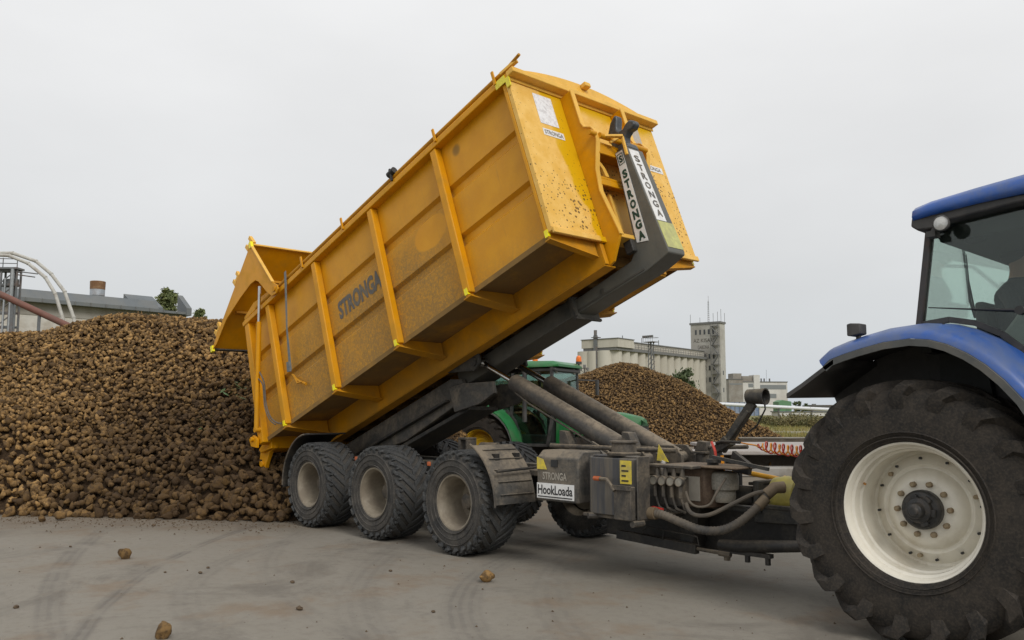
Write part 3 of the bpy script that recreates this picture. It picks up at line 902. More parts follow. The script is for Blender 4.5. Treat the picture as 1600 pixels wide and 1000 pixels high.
# valve bank: four valves with round gauges
m_gauge = M('gauge_face', (.34, .32, .27), .35, 0, (.24, .20, .15), .4, 12)
m = MB(); m.box(-4.99, -4.70, 6.50, 6.62, .72, .98); m.box(-5.05, -4.55, 6.45, 6.60, 1.06, 1.09)
vb = m.build('valve_bank', m_mudsteel, TRL, bevel=.008)
for k in range(4):
    x = -4.96 + .095 * k
    m = MB(); m.cyl((x, 6.46, .945), (x, 6.425, .945), .036, 18)
    g = m.build('gauge', m_gauge, vb)
    m = MB(); m.lathe([(.0, .036), (-.008, .037), (-.012, .041), (-.008, .045), (.03, .045)], (x, 6.43, .945), 18); m.build('gauge_ring', m_mudsteel, vb)
    m = MB(); m.tube([(x + .01, 6.48, .97), (x + .01, 6.47, 1.0), (x + .02, 6.47, 1.06)], [.034, .022, .016], 8); m.build('valve_stem', m_mudsteel, vb)
    m = MB(); m.tube([(x + .0, 6.47, .90), (x, 6.46, .80), (x + .03, 6.47, .70), (x + .1, 6.52, .66)], .013, 8)
    m.tube([(x + .0, 6.45, .91), (x, 6.45, .80)], .02, 8); m.build('valve_pipe', m_mudsteel, vb)
m = MB(); m.tube([(-5.0, 6.40, .68), (-4.93, 6.38, .70), (-4.82, 6.38, .69)], .014, 8); m.build('valve_lever', m_red, vb)

# control box with its label
m = MB(); m.prism([(-4.86, 6.72), (-4.82, 6.68), (-4.58, 6.68), (-4.53, 6.74), (-4.50, 6.9), (-4.86, 6.9)], 'z', .70, 1.06); m.box(-5.0, -4.2, 6.64, 7.1, 1.062, 1.085)
cb = m.build('control_box', grime('rusty_brown_box', (.075, .048, .032), (.20, .15, .10), .4, .6, .6, 5), TRL, bevel=.012)
m = MB(); m.box(-4.79, -4.62, 6.672, 6.679, .76, .98); m.build('worn_label', m_inkworn, cb)
# brake actuator
m = MB(); m.lathe([(-.14, 0), (-.14, .09), (-.10, .10), (-.03, .10), (-.025, .125), (.0, .13), (.10, .13), (.13, .12), (.14, .09), (.14, 0)], (-4.47, 6.85, .89), 12, 'z')
ba = m.build('brake_valve', grime('grey_cast_housing', (.25, .235, .20), (.30, .255, .19), .5, .5, .6, 6), TRL, bevel=.006)
m = MB(); m.box(-4.62, -4.52, 6.80, 6.84, .98, 1.13); m.bar((-4.56, 6.80, 1.16), (-4.02, 6.86, 1.07), .035, .03); m.box(-4.6, -4.5, 6.75, 6.85, 1.11, 1.14)
m.build('brake_lever', m_frame, ba)

# drawbar
m = MB()
m.prism([(-6.1, .28), (-4.55, .26), (-4.15, .36), (-3.2, .42), (-3.0, .44), (-3.0, .68), (-3.9, .70), (-4.3, .70), (-5.0, .66), (-6.1, .66)], 'y', 7.08, 7.50)
db = m.build('drawbar', m_black, TRL, bevel=.015)
m = MB(); m.box(-4.30, -3.45, 7.02, 7.56, .702, .74); m.prism([(-4.3, .705), (-3.5, .705), (-3.5, .60), (-4.28, .57)], 'y', 7.03, 7.079)
m.build('drawbar_plate', m_frame, db, bevel=.008)
m = MB(); m.prism([(-5.0, .26), (-4.86, .26), (-4.74, .70), (-4.86, .98), (-4.98, .98)], 'y', 6.86, 7.07); m.build('drawbar_gusset', m_black, db, bevel=.01)
m = MB(); m.box(-5.4, -4.2, 7.0, 7.6, .662, .695); m.build('drawbar_top', m_frame, db)
# steering cylinder and strut under the drawbar
m = MB(); m.bar((-5.70, 6.80, .345), (-4.75, 6.80, .30), .07, .085); m.tube([(-5.35, 6.76, .42), (-5.3, 6.76, .455), (-4.72, 6.76, .42), (-4.70, 6.76, .34)], .009, 6); m.tube([(-5.1, 6.76, .44), (-5.12, 6.76, .35)], .009, 6)
sc_ = m.build('steering_cylinder', m_black, TRL, bevel=.006)
m = MB(); m.cyl((-4.76, 6.80, .305), (-4.45, 6.80, .295), .017, 10); m.cyl((-4.43, 6.8, .24), (-4.43, 6.8, .33), .03, 10); m.cyl((-4.50, 6.78, .30), (-4.38, 6.78, .295), .026, 10)
m.build('steering_rod', m_mudsteel, sc_)
m = MB(); m.tube([(-4.50, 6.80, .37), (-4.30, 6.80, .375), (-3.75, 6.80, .44), (-3.2, 6.9, .52)], [.05, .058, .05, .05], 12); m.box(-4.50, -3.98, 6.77, 6.83, .31, .345)
for x in (-4.22, -4.02): m.cyl((x, 6.8, .25), (x, 6.8, .32), .025, 8)
m.build('steering_strut', m_black, TRL)
m = MB(); m.tube([(-3.62, 6.78, .42), (-3.60, 6.78, .33), (-3.53, 6.78, .30), (-3.47, 6.78, .34), (-3.46, 6.78, .42)], .009, 6); m.build('strut_loop', m_black, TRL)

# hoses
hose_pts = smooth([(-4.93, 6.33, .655), (-4.80, 6.33, .655), (-4.62, 6.36, .60), (-4.45, 6.42, .545), (-4.28, 6.5, .55), (-4.15, 6.6, .63), (-4.05, 6.75, .77), (-4.02, 6.85, .87)], 18)
m = MB(); m.tube(hose_pts, [.0405 if k_ % 3 == 0 else .0365 for k_ in range(len(hose_pts))], 14)
th = m.build('suction_hose', m_rubhose, TRL)
m_brass = M('brass_dusty', (.19, .14, .085), .6, .2, (.24, .19, .13), .5, 8)
for pts_, r_ in (([(-4.98, 6.33, .655), (-4.86, 6.33, .657)], .055), ([(-4.06, 6.73, .75), (-4.02, 6.80, .82)], .046), ([(-4.03, 6.82, .85), (-3.98, 6.88, .91), (-3.93, 6.95, .915)], .052)):
    m = MB(); m.tube(pts_, r_, 12); m.build('hose_fitting', m_brass, th)
m = MB(); m.tube(smooth([(-4.62, 6.46, .76), (-4.58, 6.45, .69), (-4.5, 6.46, .66), (-4.38, 6.50, .68), (-4.22, 6.62, .78), (-4.1, 6.75, .86), (-3.95, 6.9, .90)]), .019, 8); m.build('pressure_hose', m_rubhose, TRL)
m = MB(); m.tube(smooth([(-4.63, 6.47, .86), (-4.58, 6.46, .77), (-4.5, 6.47, .735), (-4.4, 6.5, .76), (-4.36, 6.55, .86), (-4.36, 6.7, .98)]), .011, 8); m.build('thin_hose', m_rubhose, TRL)
# pump, shaft guard
m = MB(); m.cyl((-4.7, 7.1, .80), (-4.3, 7.1, .80), .09, 16); m.box(-4.75, -4.63, 6.98, 7.22, .70, .92); m.box(-4.35, -4.2, 7.05, 7.2, .90, .93)
m.box(-4.26, -4.20, 6.98, 7.45, .70, .95)
pm = m.build('pump', m_frame, TRL, bevel=.01)
m = MB(); m.cyl((-4.25, 7.2, .83), (-3.5, 7.24, .86), .06, 16)
m.lathe([(-.12, .10), (-.10, .155), (.02, .175), (.13, .16), (.15, .13), (.13, .11)], (-4.06, 7.22, .82), 24, 'x')
m.build('shaft_guard', m_pto, pm)
# yellow stand pole lying across
m = MB(); m.cyl((-6.2, 7.95, 1.11), (-4.34, 7.60, .925), .026, 12); m.cyl((-4.37, 7.50, .89), (-4.32, 7.68, .94), .02, 10)
m.build('stand_pole', m_pipeyel, TRL)

# hose mast
m = MB()
m.prism([(-4.93, .70), (-4.60, .70), (-4.78, 1.18), (-4.62, 1.26), (-4.70, 1.34), (-4.86, 1.20)], 'y', 7.20, 7.30)
m.bar((-4.76, 7.26, 1.2), (-4.40, 7.26, 1.66), .09, .05, up=(0, 1, 0)); m.bar((-4.74, 7.22, 1.2), (-4.43, 7.22, 1.58), .035, .03, up=(0, 1, 0))
m.box(-4.63, -4.56, 7.24, 7.30, .70, 1.05)
ms = m.build('hose_mast', m_frame, TRL, bevel=.006)
m = MB(); m.lathe([(-.06, .055), (-.09, .07), (.06, .075), (.10, .08), (.10, .068), (-.05, .058)], (-4.36, 7.26, 1.72), 20, 'x'); m.build('mast_funnel', m_frame, ms)
m = MB(); m.tube([(-4.28, 7.26, 1.70), (-4.27, 7.26, 1.60), (-4.36, 7.26, 1.45), (-4.50, 7.26, 1.35)], .008, 6); m.build('mast_wire', m_ink, ms)
m = MB(); m.tube([(-4.78, 7.2, 1.27), (-4.7, 7.18, 1.29), (-4.5, 7.18, 1.285)], .015, 8); m.prism([(-4.6, 1.20), (-4.42, 1.08), (-4.44, .98), (-4.66, 1.02)], 'y', 7.2, 7.26); m.build('mast_hook', m_black, ms)
m = MB(); m.box(-4.72, -4.58, 7.13, 7.15, .80, 1.02); m.build('white_label', m_white, ms)
# ribbed pale label near the mast, hanging air hoses
m = MB(); m.tube([(-4.80, 7.15, 1.28), (-4.73, 7.1, 1.2), (-4.71, 7.1, 1.0), (-4.72, 7.1, .80)], .014, 8); m.build('air_hose', m_redhose, TRL)
m = MB(); m.tube([(-4.64, 7.08, 1.16), (-4.63, 7.08, 1.0), (-4.65, 7.08, .80)], .018, 8); m.build('air_hose', m_yelhose, TRL)
# coiled air lines to the tractor
for nm, mm, ph, rr in (('coiled_air_line', m_redhose, 0, .052), ('coiled_air_line', m_yelhose, 2.8, .044)):
    p0, p1 = Vector((-4.40, 7.30, 1.255)), Vector((-3.45, 7.30, 1.235))
    pts = [Vector((-4.72, 7.26, 1.28)), Vector((-4.62, 7.26, 1.29)), Vector((-4.5, 7.28, 1.27))]
    for k in range(0, 11 * 14 + 1):
        t_ = k / 154; a = 2 * PI * 11 * t_ + ph
        r1 = rr * min(1, t_ * 8 + .1)
        pts.append(p0.lerp(p1, t_) + Vector((.0, math.cos(a) * r1, math.sin(a) * r1 - .03 * math.sin(PI * t_))))
    pts += [Vector((-3.3, 7.3, 1.2)), Vector((-2.95, 7.3, 1.1))]
    m = MB(); m.tube(pts, .0075, 6); m.build(nm, mm, TRL)
# yellow safety flag sticker on the ram foot
m = MB(); m.prism([(-5.11, 1.11), (-4.97, 1.10), (-5.085, 1.265)], 'y', 6.68, 6.684); tp = m.build('warning_triangle', m_warn, TRL)
m = MB(); m.cyl((-5.05, 6.69, 1.04), (-5.03, 6.69, 1.11), .022, 8); m.build('triangle_post', m_white, tp)
m = MB(); m.cyl((-5.28, 7.7, .80), (-5.28, 7.7, 1.14), .075, 14); m.prism([(-5.36, 1.16), (-5.20, 1.16), (-5.21, 1.26), (-5.32, 1.27)], 'y', 7.66, 7.74); m.box(-5.37, -5.19, 7.61, 7.79, 1.135, 1.16); m.cyl((-5.2, 7.7, 1.2), (-4.75, 7.72, 1.22), .022, 10)
m.build('locking_post', m_mudsteel, TRL, bevel=.006)
# ------------------------------------------------------------------ blue tractor
TX, TY = -2.407, 7.29
BT = thing('blue_tractor', 'blue farm tractor with cream wheels, a driver inside, hitched to the trailer', 'tractor', (TX, TY, 0))


def tractor_wheel(R, w, rr, nl, lug, lw, skew, dish, sidedrop=.13, cone=.0):
    cr = R - lug
    t = MB()
    prof = [(-.40 * w, rr - .01), (-.455 * w, rr + .012), (-.475 * w, rr + .05), (-.50 * w, rr + .16 * (cr - rr)), (-.505 * w, rr + .45 * (cr - rr)), (-.49 * w, rr + .72 * (cr - rr)),
            (-.455 * w, rr + .90 * (cr - rr)), (-.40 * w, cr - .012), (-.2 * w, cr - .002), (0, cr)]
    prof = prof + [(-a, r) for a, r in prof[::-1][1:]]
    t.lathe(prof, n=72)
    for q_ in (.10, .20): t.lathe([(-.497 * w - .002, rr + q_ * .9 * (cr - rr) - .006), (-.50 * w - .010, rr + q_ * .9 * (cr - rr)), (-.497 * w - .002, rr + q_ * .9 * (cr - rr) + .006)], n=72)
    tr = MB(); tread(tr, cr, w * .96, nl, lug, lw * .7, lw * 1.25, skew, sidedrop)
    r = MB()
    r.lathe([(-.40 * w, rr + .012), (-.425 * w, rr + .010), (-.435 * w, rr), (-.425 * w, rr - .012), (-.40 * w, rr - .014), (-.385 * w, rr - .022), (-.33 * w, rr - .026), (-.31 * w, rr - .042),
             (-.20 * w, rr - .047), (-.18 * w, rr - .060), (dish - .02, rr - .062), (dish, rr - .072)], n=72)
    r.lathe([(.40 * w, rr + .01), (.38 * w, rr - .015), (.2 * w, rr - .06), (dish, rr - .07)], n=48)
    d = MB()
    d.lathe([(dish - .012, rr - .062), (dish - .014, rr - .085), (dish - .03, rr - .10), (dish - .035 - cone * .35, .66 * rr), (dish - .02 - cone * .4, .62 * rr), (dish - .02 - cone * .42, .60 * rr), (dish - .045 - cone * .6, .55 * rr),
             (dish - .05 - cone * .9, .44 * rr), (dish - .04 - cone, .40 * rr), (dish - .04 - cone, 0)], n=72)
    return t, tr, r, d


RW = tractor_wheel(.903, .62, .466, 19, .049, .095, .40, .10, .17, .10)
p0 = RW[0].build('wheel', m_ttyre, None)
p1 = RW[1].build('tyre_tread', m_ttyre, p0, ang=28)
p2 = RW[2].build('rim', m_rimw, p0)
m = RW[3]; p3 = m.build('wheel_disc', m_rimw, p0)
m = MB(); m.lathe([(-.02, .135), (-.09, .135), (-.105, .12), (-.11, .09), (-.15, .085), (-.155, .055), (-.215, .05), (-.22, .03), (-.23, .028), (-.23, 0)], n=32)
for i in range(6):
    a = 2 * PI * i / 6; m.bar((.06 * math.cos(a), -.13, .06 * math.sin(a)), (.11 * math.cos(a), -.13, .11 * math.sin(a)), .02, .05)
m.build('hub', m_hub, p0, bevel=.004)
m = MB()
for i in range(10):
    a = 2 * PI * (i + .3) / 10; m = MB(); m.tube([(.178 * math.cos(a), -.03, .178 * math.sin(a)), (.178 * math.cos(a), -.07, .178 * math.sin(a)), (.178 * math.cos(a), -.078, .178 * math.sin(a))], [.021, .02, .010], 8); m.build('wheel_nut', m_bolt, p0)
for i in range(3):
    a = 2 * PI * (i + .22) / 3; m = MB(); m.cyl((.335 * math.cos(a), .05, .335 * math.sin(a)), (.335 * math.cos(a), .012, .335 * math.sin(a)), .016, 8); m.build('disc_bolt', m_bolt, p0)
for i in range(12):
    a = 2 * PI * (i + .5) / 12; m = MB(); m.cyl((.35 * math.cos(a), .05, .35 * math.sin(a)), (.35 * math.cos(a), .0265, .35 * math.sin(a)), .0095, 8); m.build('disc_hole', m_ink, p0)
m = MB(); m.tube([(-.412, -.11, .10), (-.385, -.13, .10), (-.38, -.15, .10)], .008, 6); m.build('tyre_valve', M('brass_valve', (.5, .25, .08), .4, .8), p0)
p0.parent = BT; p0.location = (-.038, 6.245 - TY, .903); p0.rotation_euler = (0, .15, 0)
q = copy_tree(p0, BT); q.location = (-.038, 8.335 - TY, .903); q.rotation_euler = (0, .4, PI)
FWH = tractor_wheel(.68, .46, .36, 18, .04, .07, .40, .02)
p0 = FWH[0].build('front_wheel', m_ttyre, None); FWH[1].build('tyre_tread', m_ttyre, p0, ang=28); FWH[2].build('rim', m_rimw, p0); FWH[3].build('wheel_disc', m_rimw, p0)
m = MB(); m.lathe([(-.02, .12), (-.09, .11), (-.10, .08), (-.10, 0)], n=24); m.build('hub', m_hub, p0)
p0.parent = BT; p0.location = (2.75, 6.36 - TY, .68)
q = copy_tree(p0, BT); q.location = (2.75, 8.22 - TY, .68); q.rotation_euler = (0, .3, PI)

# rear axle, transmission, hitch
m = MB(); m.cyl((TX, 6.3, .915), (TX, 8.28, .915), .14, 20); m.box(TX - .45, TX + 1.6, 6.98, 7.6, .60, 1.25); m.box(TX + 1.6, TX + 3.6, 7.08, 7.5, .55, 1.0); m.cyl((TX + 2.75, 6.45, .68), (TX + 2.75, 8.13, .68), .10, 14)
m.build('transmission', m_blacktrim, BT, bevel=.02)
m = MB(); m.box(TX - .95, TX - .4, 7.2, 7.38, .42, .50); m.box(TX - .62, TX - .45, 7.05, 7.53, .40, .95); m.cyl((TX - .75, 7.22, .86), (TX - .4, 7.22, .86), .05, 12)
for y in (6.82, 7.7): m.bar((TX - .95, y, .62), (TX - .1, y, .70), .06, .09); m.cyl((TX - .8, y, .65), (TX - .5, y, 1.25), .03, 8)
m.build('rear_hitch', m_blacktrim, BT, bevel=.008)

# fenders
zl = [(-2.985, 1.905), (-2.93, 1.952), (-2.83, 1.985), (-2.72, 2.015), (-2.54, 2.055), (-2.36, 2.07), (-2.23, 2.055), (-2.118, 2.018), (-2.0, 1.955), (-1.893, 1.876), (-1.79, 1.775), (-1.689, 1.65), (-1.60, 1.49), (-1.55, 1.33)]


def fender(sgn):
    Y = (lambda y: y) if not sgn else (lambda y: 2 * TY - y)
    nrm = []
    for i in range(len(zl)):
        a, b = zl[max(i - 1, 0)], zl[min(i + 1, len(zl) - 1)]
        d_ = Vector((b[0] - a[0], 0, b[1] - a[1])).normalized(); nrm.append(Vector((-d_.z, 0, d_.x)))
    def rings(sec, i0=0, i1=None):
        out = []
        for (x, z), n_ in list(zip(zl, nrm))[i0:i1]:
            out.append([Vector((x, Y(y), z)) + n_ * o for y, o in sec])
        return out
    m = MB(); m.loft(rings([(5.885, 0.002), (5.89, .035), (5.915, .062), (5.97, .085), (6.06, .112), (6.2, .128), (6.36, .135), (6.36, .115), (6.2, .108), (6.06, .09), (5.97, .06), (5.93, .03), (5.91, .002)]))
    f = m.build('fender', m_blue, BT, ang=60)
    m = MB(); m.loft(rings([(5.875, -.048), (5.875, -.004), (5.885, .0), (5.96, -.002), (5.96, -.012), (5.90, -.048)]))
    m.build('fender_lip', m_gtrim, f, ang=50)
    m = MB(); m.loft(rings([(5.905, -.004), (6.02, .0), (6.2, .03), (6.36, .04), (6.60, .04), (6.60, .02), (6.36, .02), (6.2, .005), (6.02, -.02), (5.905, -.03)]))
    m.prism([(-3.26, 1.715), (-3.10, 1.84), (-2.985, 1.935), (-2.85, 2.01), (-2.72, 2.055), (-2.54, 2.095), (-2.36, 2.11), (-2.118, 2.06), (-1.893, 1.91), (-1.689, 1.66), (-1.55, 1.33), (-1.7, .95), (-2.9, .95), (-3.1, 1.3)], 'y', min(Y(6.585), Y(6.60)), max(Y(6.585), Y(6.60)))
    tip = [(-3.275, 1.70), (-3.15, 1.775), (-2.985, 1.885), (-2.90, 1.94)]
    rg = []
    for k, (x, z) in enumerate(tip):
        w_ = [.02, .10, .12, .12][k]
        rg.append([(x, Y(5.875), z - .022), (x, Y(5.875), z + .012), (x + .02 * (k == 0), Y(6.6), z + .03), (x + .02 * (k == 0), Y(6.6), z - .01)])
    m.loft(rg)
    m.build('fender_liner', m_blacktrim, f, ang=60)
    m = MB(); m.box(-2.985, -2.962, min(Y(5.92), Y(5.98)), max(Y(5.92), Y(5.98)), 1.92, 1.99); m.build('tail_lamp', m_red, f, bevel=.005)
    return f


fn = fender(0); fender(1)
m = MB(); m.loft([[(-2.84, 5.98 + a, 2.125 + b) for a, b in ((0, 0), (.11, 0), (.11, .085), (0, .085))], [(-2.81, 5.97 + a, 2.12 + b) for a, b in ((0, 0), (.13, 0), (.13, .095), (0, .095))],
                  [(-2.74, 5.98 + a, 2.135 + b) for a, b in ((0, 0), (.11, 0), (.11, .075), (0, .075))]])
m.cyl((-2.78, 6.04, 2.06), (-2.78, 6.04, 2.14), .02, 8)
m.build('fender_lamp', m_blacktrim, fn, bevel=.01)
m = MB(); m.cyl((-2.22, 6.12, 2.15), (-2.22, 6.12, 2.19), .008, 6); m.build('fender_bolt', m_ink, fn)

# cab: frame, glass, roof
m_pillar = M('cab_pillar_paint', (.035, .032, .032), .5, 0, (.14, .075, .05), .3, 4)
for sgn in (0, 1):
    Y = (lambda y: y) if not sgn else (lambda y: 2 * TY - y)
    yl, yh = (6.30, 6.335)
    def bars(m, pts, w_=.05, closed=True):
        n = len(pts)
        for i in range(n if closed else n - 1):
            a, b = pts[i], pts[(i + 1) % n]
            m.bar((a[0], Y((yl + yh) / 2), a[1]), (b[0], Y((yl + yh) / 2), b[1]), .04, w_, up=(0, 1, 0))
    low = [(-2.445, 2.20), (-2.25, 2.222), (-2.08, 2.185), (-1.92, 2.10), (-1.80, 1.99), (-1.68, 1.82), (-1.58, 1.60), (-1.52, 1.32), (-.95, 1.25), (-.92, 2.93)]
    out = low + [(-2.34, 2.93)]
    m = MB(); m.prism(out, 'y', min(Y(6.31), Y(6.318)), max(Y(6.31), Y(6.318)))
    gs = m.build('cab_side_glass', m_glass, BT, smooth=False)
    m = MB(); bars(m, low, .035, False)
    m.build('cab_sill', m_blacktrim, BT)
    for P_, ya, yb in (([(-2.475, 2.19), (-2.43, 2.19), (-2.318, 2.93), (-2.365, 2.93)], 6.285, 6.36), ([(-.97, 1.25), (-.90, 1.25), (-.87, 2.93), (-.94, 2.93)], 6.285, 6.36), ([(-1.62, 1.7), (-1.57, 1.7), (-1.60, 2.93), (-1.66, 2.93)], 6.325, 6.37)):
        m = MB(); m.prism(P_, 'y', min(Y(ya), Y(yb)), max(Y(ya), Y(yb))); m.build('cab_pillar', m_pillar, BT, bevel=.008)
    # work lamp at the roof corner
    m = MB(); m.lathe([(.05, .0), (.05, .034), (.0, .052), (-.03, .057), (-.036, .050)], (-2.20, Y(6.14), 2.875), 20, 'y', flip=1 if not sgn else -1)
    wl = m.build('work_lamp', m_blacktrim, BT)
    m = MB(); m.lathe([(-.030, .050), (-.034, .035), (-.037, 0)], (-2.20, Y(6.14), 2.875), 20, 'y', flip=1 if not sgn else -1); m.build('lamp_lens', m_lampglass, wl)
    m = MB(); m.box(-2.32, -2.26, min(Y(6.16), Y(6.26)), max(Y(6.16), Y(6.26)), 2.80, 2.84); m.bar((-2.30, Y(6.2), 2.82), (-2.20, Y(6.2), 2.95), .03, .03); m.build('lamp_bracket', m_blacktrim, wl)
m = MB(); m.box(-2.46, -2.452, 6.36, 8.22, 2.19, 2.20); m.prism([(-2.452, 2.2), (-2.444, 2.2), (-2.345, 2.92), (-2.353, 2.92)], 'y', 6.36, 8.22); m.build('cab_rear_glass', m_glass, BT, smooth=False)
m = MB(); m.prism([(-.945, 1.9), (-.937, 1.9), (-.907, 2.92), (-.915, 2.92)], 'y', 6.36, 8.22); m.build('windscreen', m_glass, BT, smooth=False)
m = MB(); m.box(-2.47, -2.40, 6.36, 8.22, 2.0, 2.188); m.box(-2.0, -.95, 6.4, 8.18, 1.2, 1.3); m.prism([(-2.40, 1.3), (-2.0, 1.3), (-2.1, 1.98), (-2.40, 2.0)], 'y', 6.5, 8.08); m.box(-1.1, -.95, 6.4, 8.18, 1.3, 1.9)
m.build('cab_floor', m_blackcab, BT)
m = MB(); m.prism([(-2.36, 2.93), (-2.30, 2.79), (-.92, 2.86), (-.88, 2.93)], 'y', 6.37, 8.21)
m.build('headliner', m_blackcab, BT)
m = MB()
m.prism([(-2.425, 2.965), (-2.435, 2.90), (-2.39, 2.865), (-2.26, 2.862), (-2.2, 2.905), (-1.7, 2.955), (-.80, 2.965), (-.72, 3.0), (-2.3, 3.0)], 'y', 6.19, 8.39)
m.build('roof_underside', m_blacktrim, BT, bevel=.012)
rr = []
for x, zb, zt, inset in ((-2.43, 2.955, 3.035, .06), (-2.415, 2.938, 3.06, .02), (-2.30, 2.955, 3.085, .0), (-2.0, 2.985, 3.128, .0), (-1.7, 3.005, 3.165, .0), (-1.2, 3.012, 3.19, .0), (-.8, 3.0, 3.16, .0), (-.68, 3.0, 3.08, .05)):
    y0, y1 = 6.15 + inset, 8.43 - inset
    h = zt - zb
    rr.append([(x, y0 + .02, zb), (x, y0, zb + .2 * h), (x, y0 + .015, zb + .55 * h), (x, y0 + .08, zb + .85 * h), (x, y0 + .25, zt), (x, y1 - .25, zt), (x, y1 - .08, zb + .85 * h), (x, y1 - .015, zb + .55 * h), (x, y1, zb + .2 * h), (x, y1 - .02, zb)])
m = MB(); m.loft(rr); m.build('cab_roof', m_blue, BT, ang=60)
m = MB(); m.box(-2.438, -2.428, 6.24, 6.40, 2.975, 3.02); m.build('roof_marker', m_red, BT, bevel=.004)
# wipers
m = MB(); m.tube([(-1.79, 6.285, 2.245), (-1.83, 6.275, 2.25), (-2.05, 6.285, 2.275), (-2.38, 6.295, 2.318)], [.02, .012, .007, .004], 6); m.cyl((-1.79, 6.30, 2.245), (-1.79, 6.25, 2.245), .03, 10); m.build('wiper', m_ink, BT)
m = MB(); m.tube([(-2.40, 7.28, 2.32), (-2.41, 7.22, 2.45), (-2.385, 7.06, 2.86)], .010, 6); m.tube([(-2.40, 7.30, 2.33), (-2.39, 7.15, 2.6), (-2.375, 7.08, 2.80)], .007, 6); m.build('wiper', m_ink, BT)
# mirror on an arm inside view, seat, wheel, console
m = MB(); m.tube([(-1.75, 8.1, 2.74), (-2.05, 8.15, 2.78), (-2.33, 8.10, 2.62)], .016, 8); m.box(-2.38, -2.34, 8.02, 8.12, 2.42, 2.68); m.build('grab_rail', m_blackcab, BT)
m = MB(); m.sphere((-2.10, 6.45, 2.80), .08, 10, (1, .8, .6)); m.build('cab_speaker', m_blackcab, BT)
m = MB(); m.box(-2.28, -1.82, 7.03, 7.53, 1.86, 1.97); m.prism([(-2.32, 1.93), (-2.20, 1.93), (-2.25, 2.42), (-2.33, 2.42)], 'y', 7.05, 7.51); m.box(-2.1, -1.8, 7.1, 7.46, 1.3, 1.858)
m.build('seat', m_blackcab, BT, bevel=.03, seg=3)
m = MB()
m.tube([(-1.34 + .06 * math.cos(a), 7.28 + .19 * math.sin(a), 2.22 + .17 * math.cos(a)) for a in [2 * PI * k / 20 for k in range(21)]], .013, 6, caps=False); m.bar((-1.34, 7.28, 2.22), (-1.2, 7.28, 1.85), .05, .05); m.bar((-1.37, 7.1, 2.22), (-1.37, 7.46, 2.22), .02, .02)
m.build('steering_wheel', m_blackcab, BT)
m = MB(); m.prism([(-2.0, 1.95), (-1.72, 1.9), (-1.66, 2.16), (-1.74, 2.29), (-1.9, 2.28), (-2.02, 2.12)], 'y', 6.62, 6.9); m.build('side_console', M('grey_console', (.17, .19, .18), .6), BT, bevel=.03, seg=3)
# bonnet and front end (beyond the right edge of the photograph)
rr = []
for x, z0, z1, y0 in ((-.93, 1.12, 1.86, 6.86), (-.4, 1.1, 1.86, 6.86), (.6, 1.1, 1.80, 6.88), (1.35, 1.1, 1.66, 6.92), (1.6, 1.12, 1.5, 6.98)):
    y1 = 2 * TY - y0
    rr.append([(x, y0 + .02, z0), (x, y0, z0 + .1), (x, y0 + .01, z1 - .12), (x, y0 + .1, z1), (x, y1 - .1, z1), (x, y1 - .01, z1 - .12), (x, y1, z0 + .1), (x, y1 - .02, z0)])
m = MB(); m.loft(rr); bn = m.build('bonnet', m_blue, BT, ang=50)
m = MB(); m.box(1.595, 1.625, 7.02, 7.56, 1.14, 1.46); m.build('grille', m_blacktrim, bn, bevel=.01)
m = MB(); m.cyl((-.75, 6.72, 1.7), (-.75, 6.72, 3.1), .06, 14); m.build('exhaust_stack', m_blacktrim, BT)
m = MB()
for k in range(3): m.box(-1.5, -1.0, 6.15, 6.42, .42 + .32 * k, .45 + .32 * k)
m.box(-1.5, -1.47, 6.16, 6.41, .42, 1.25); m.build('cab_steps', m_blacktrim, BT)

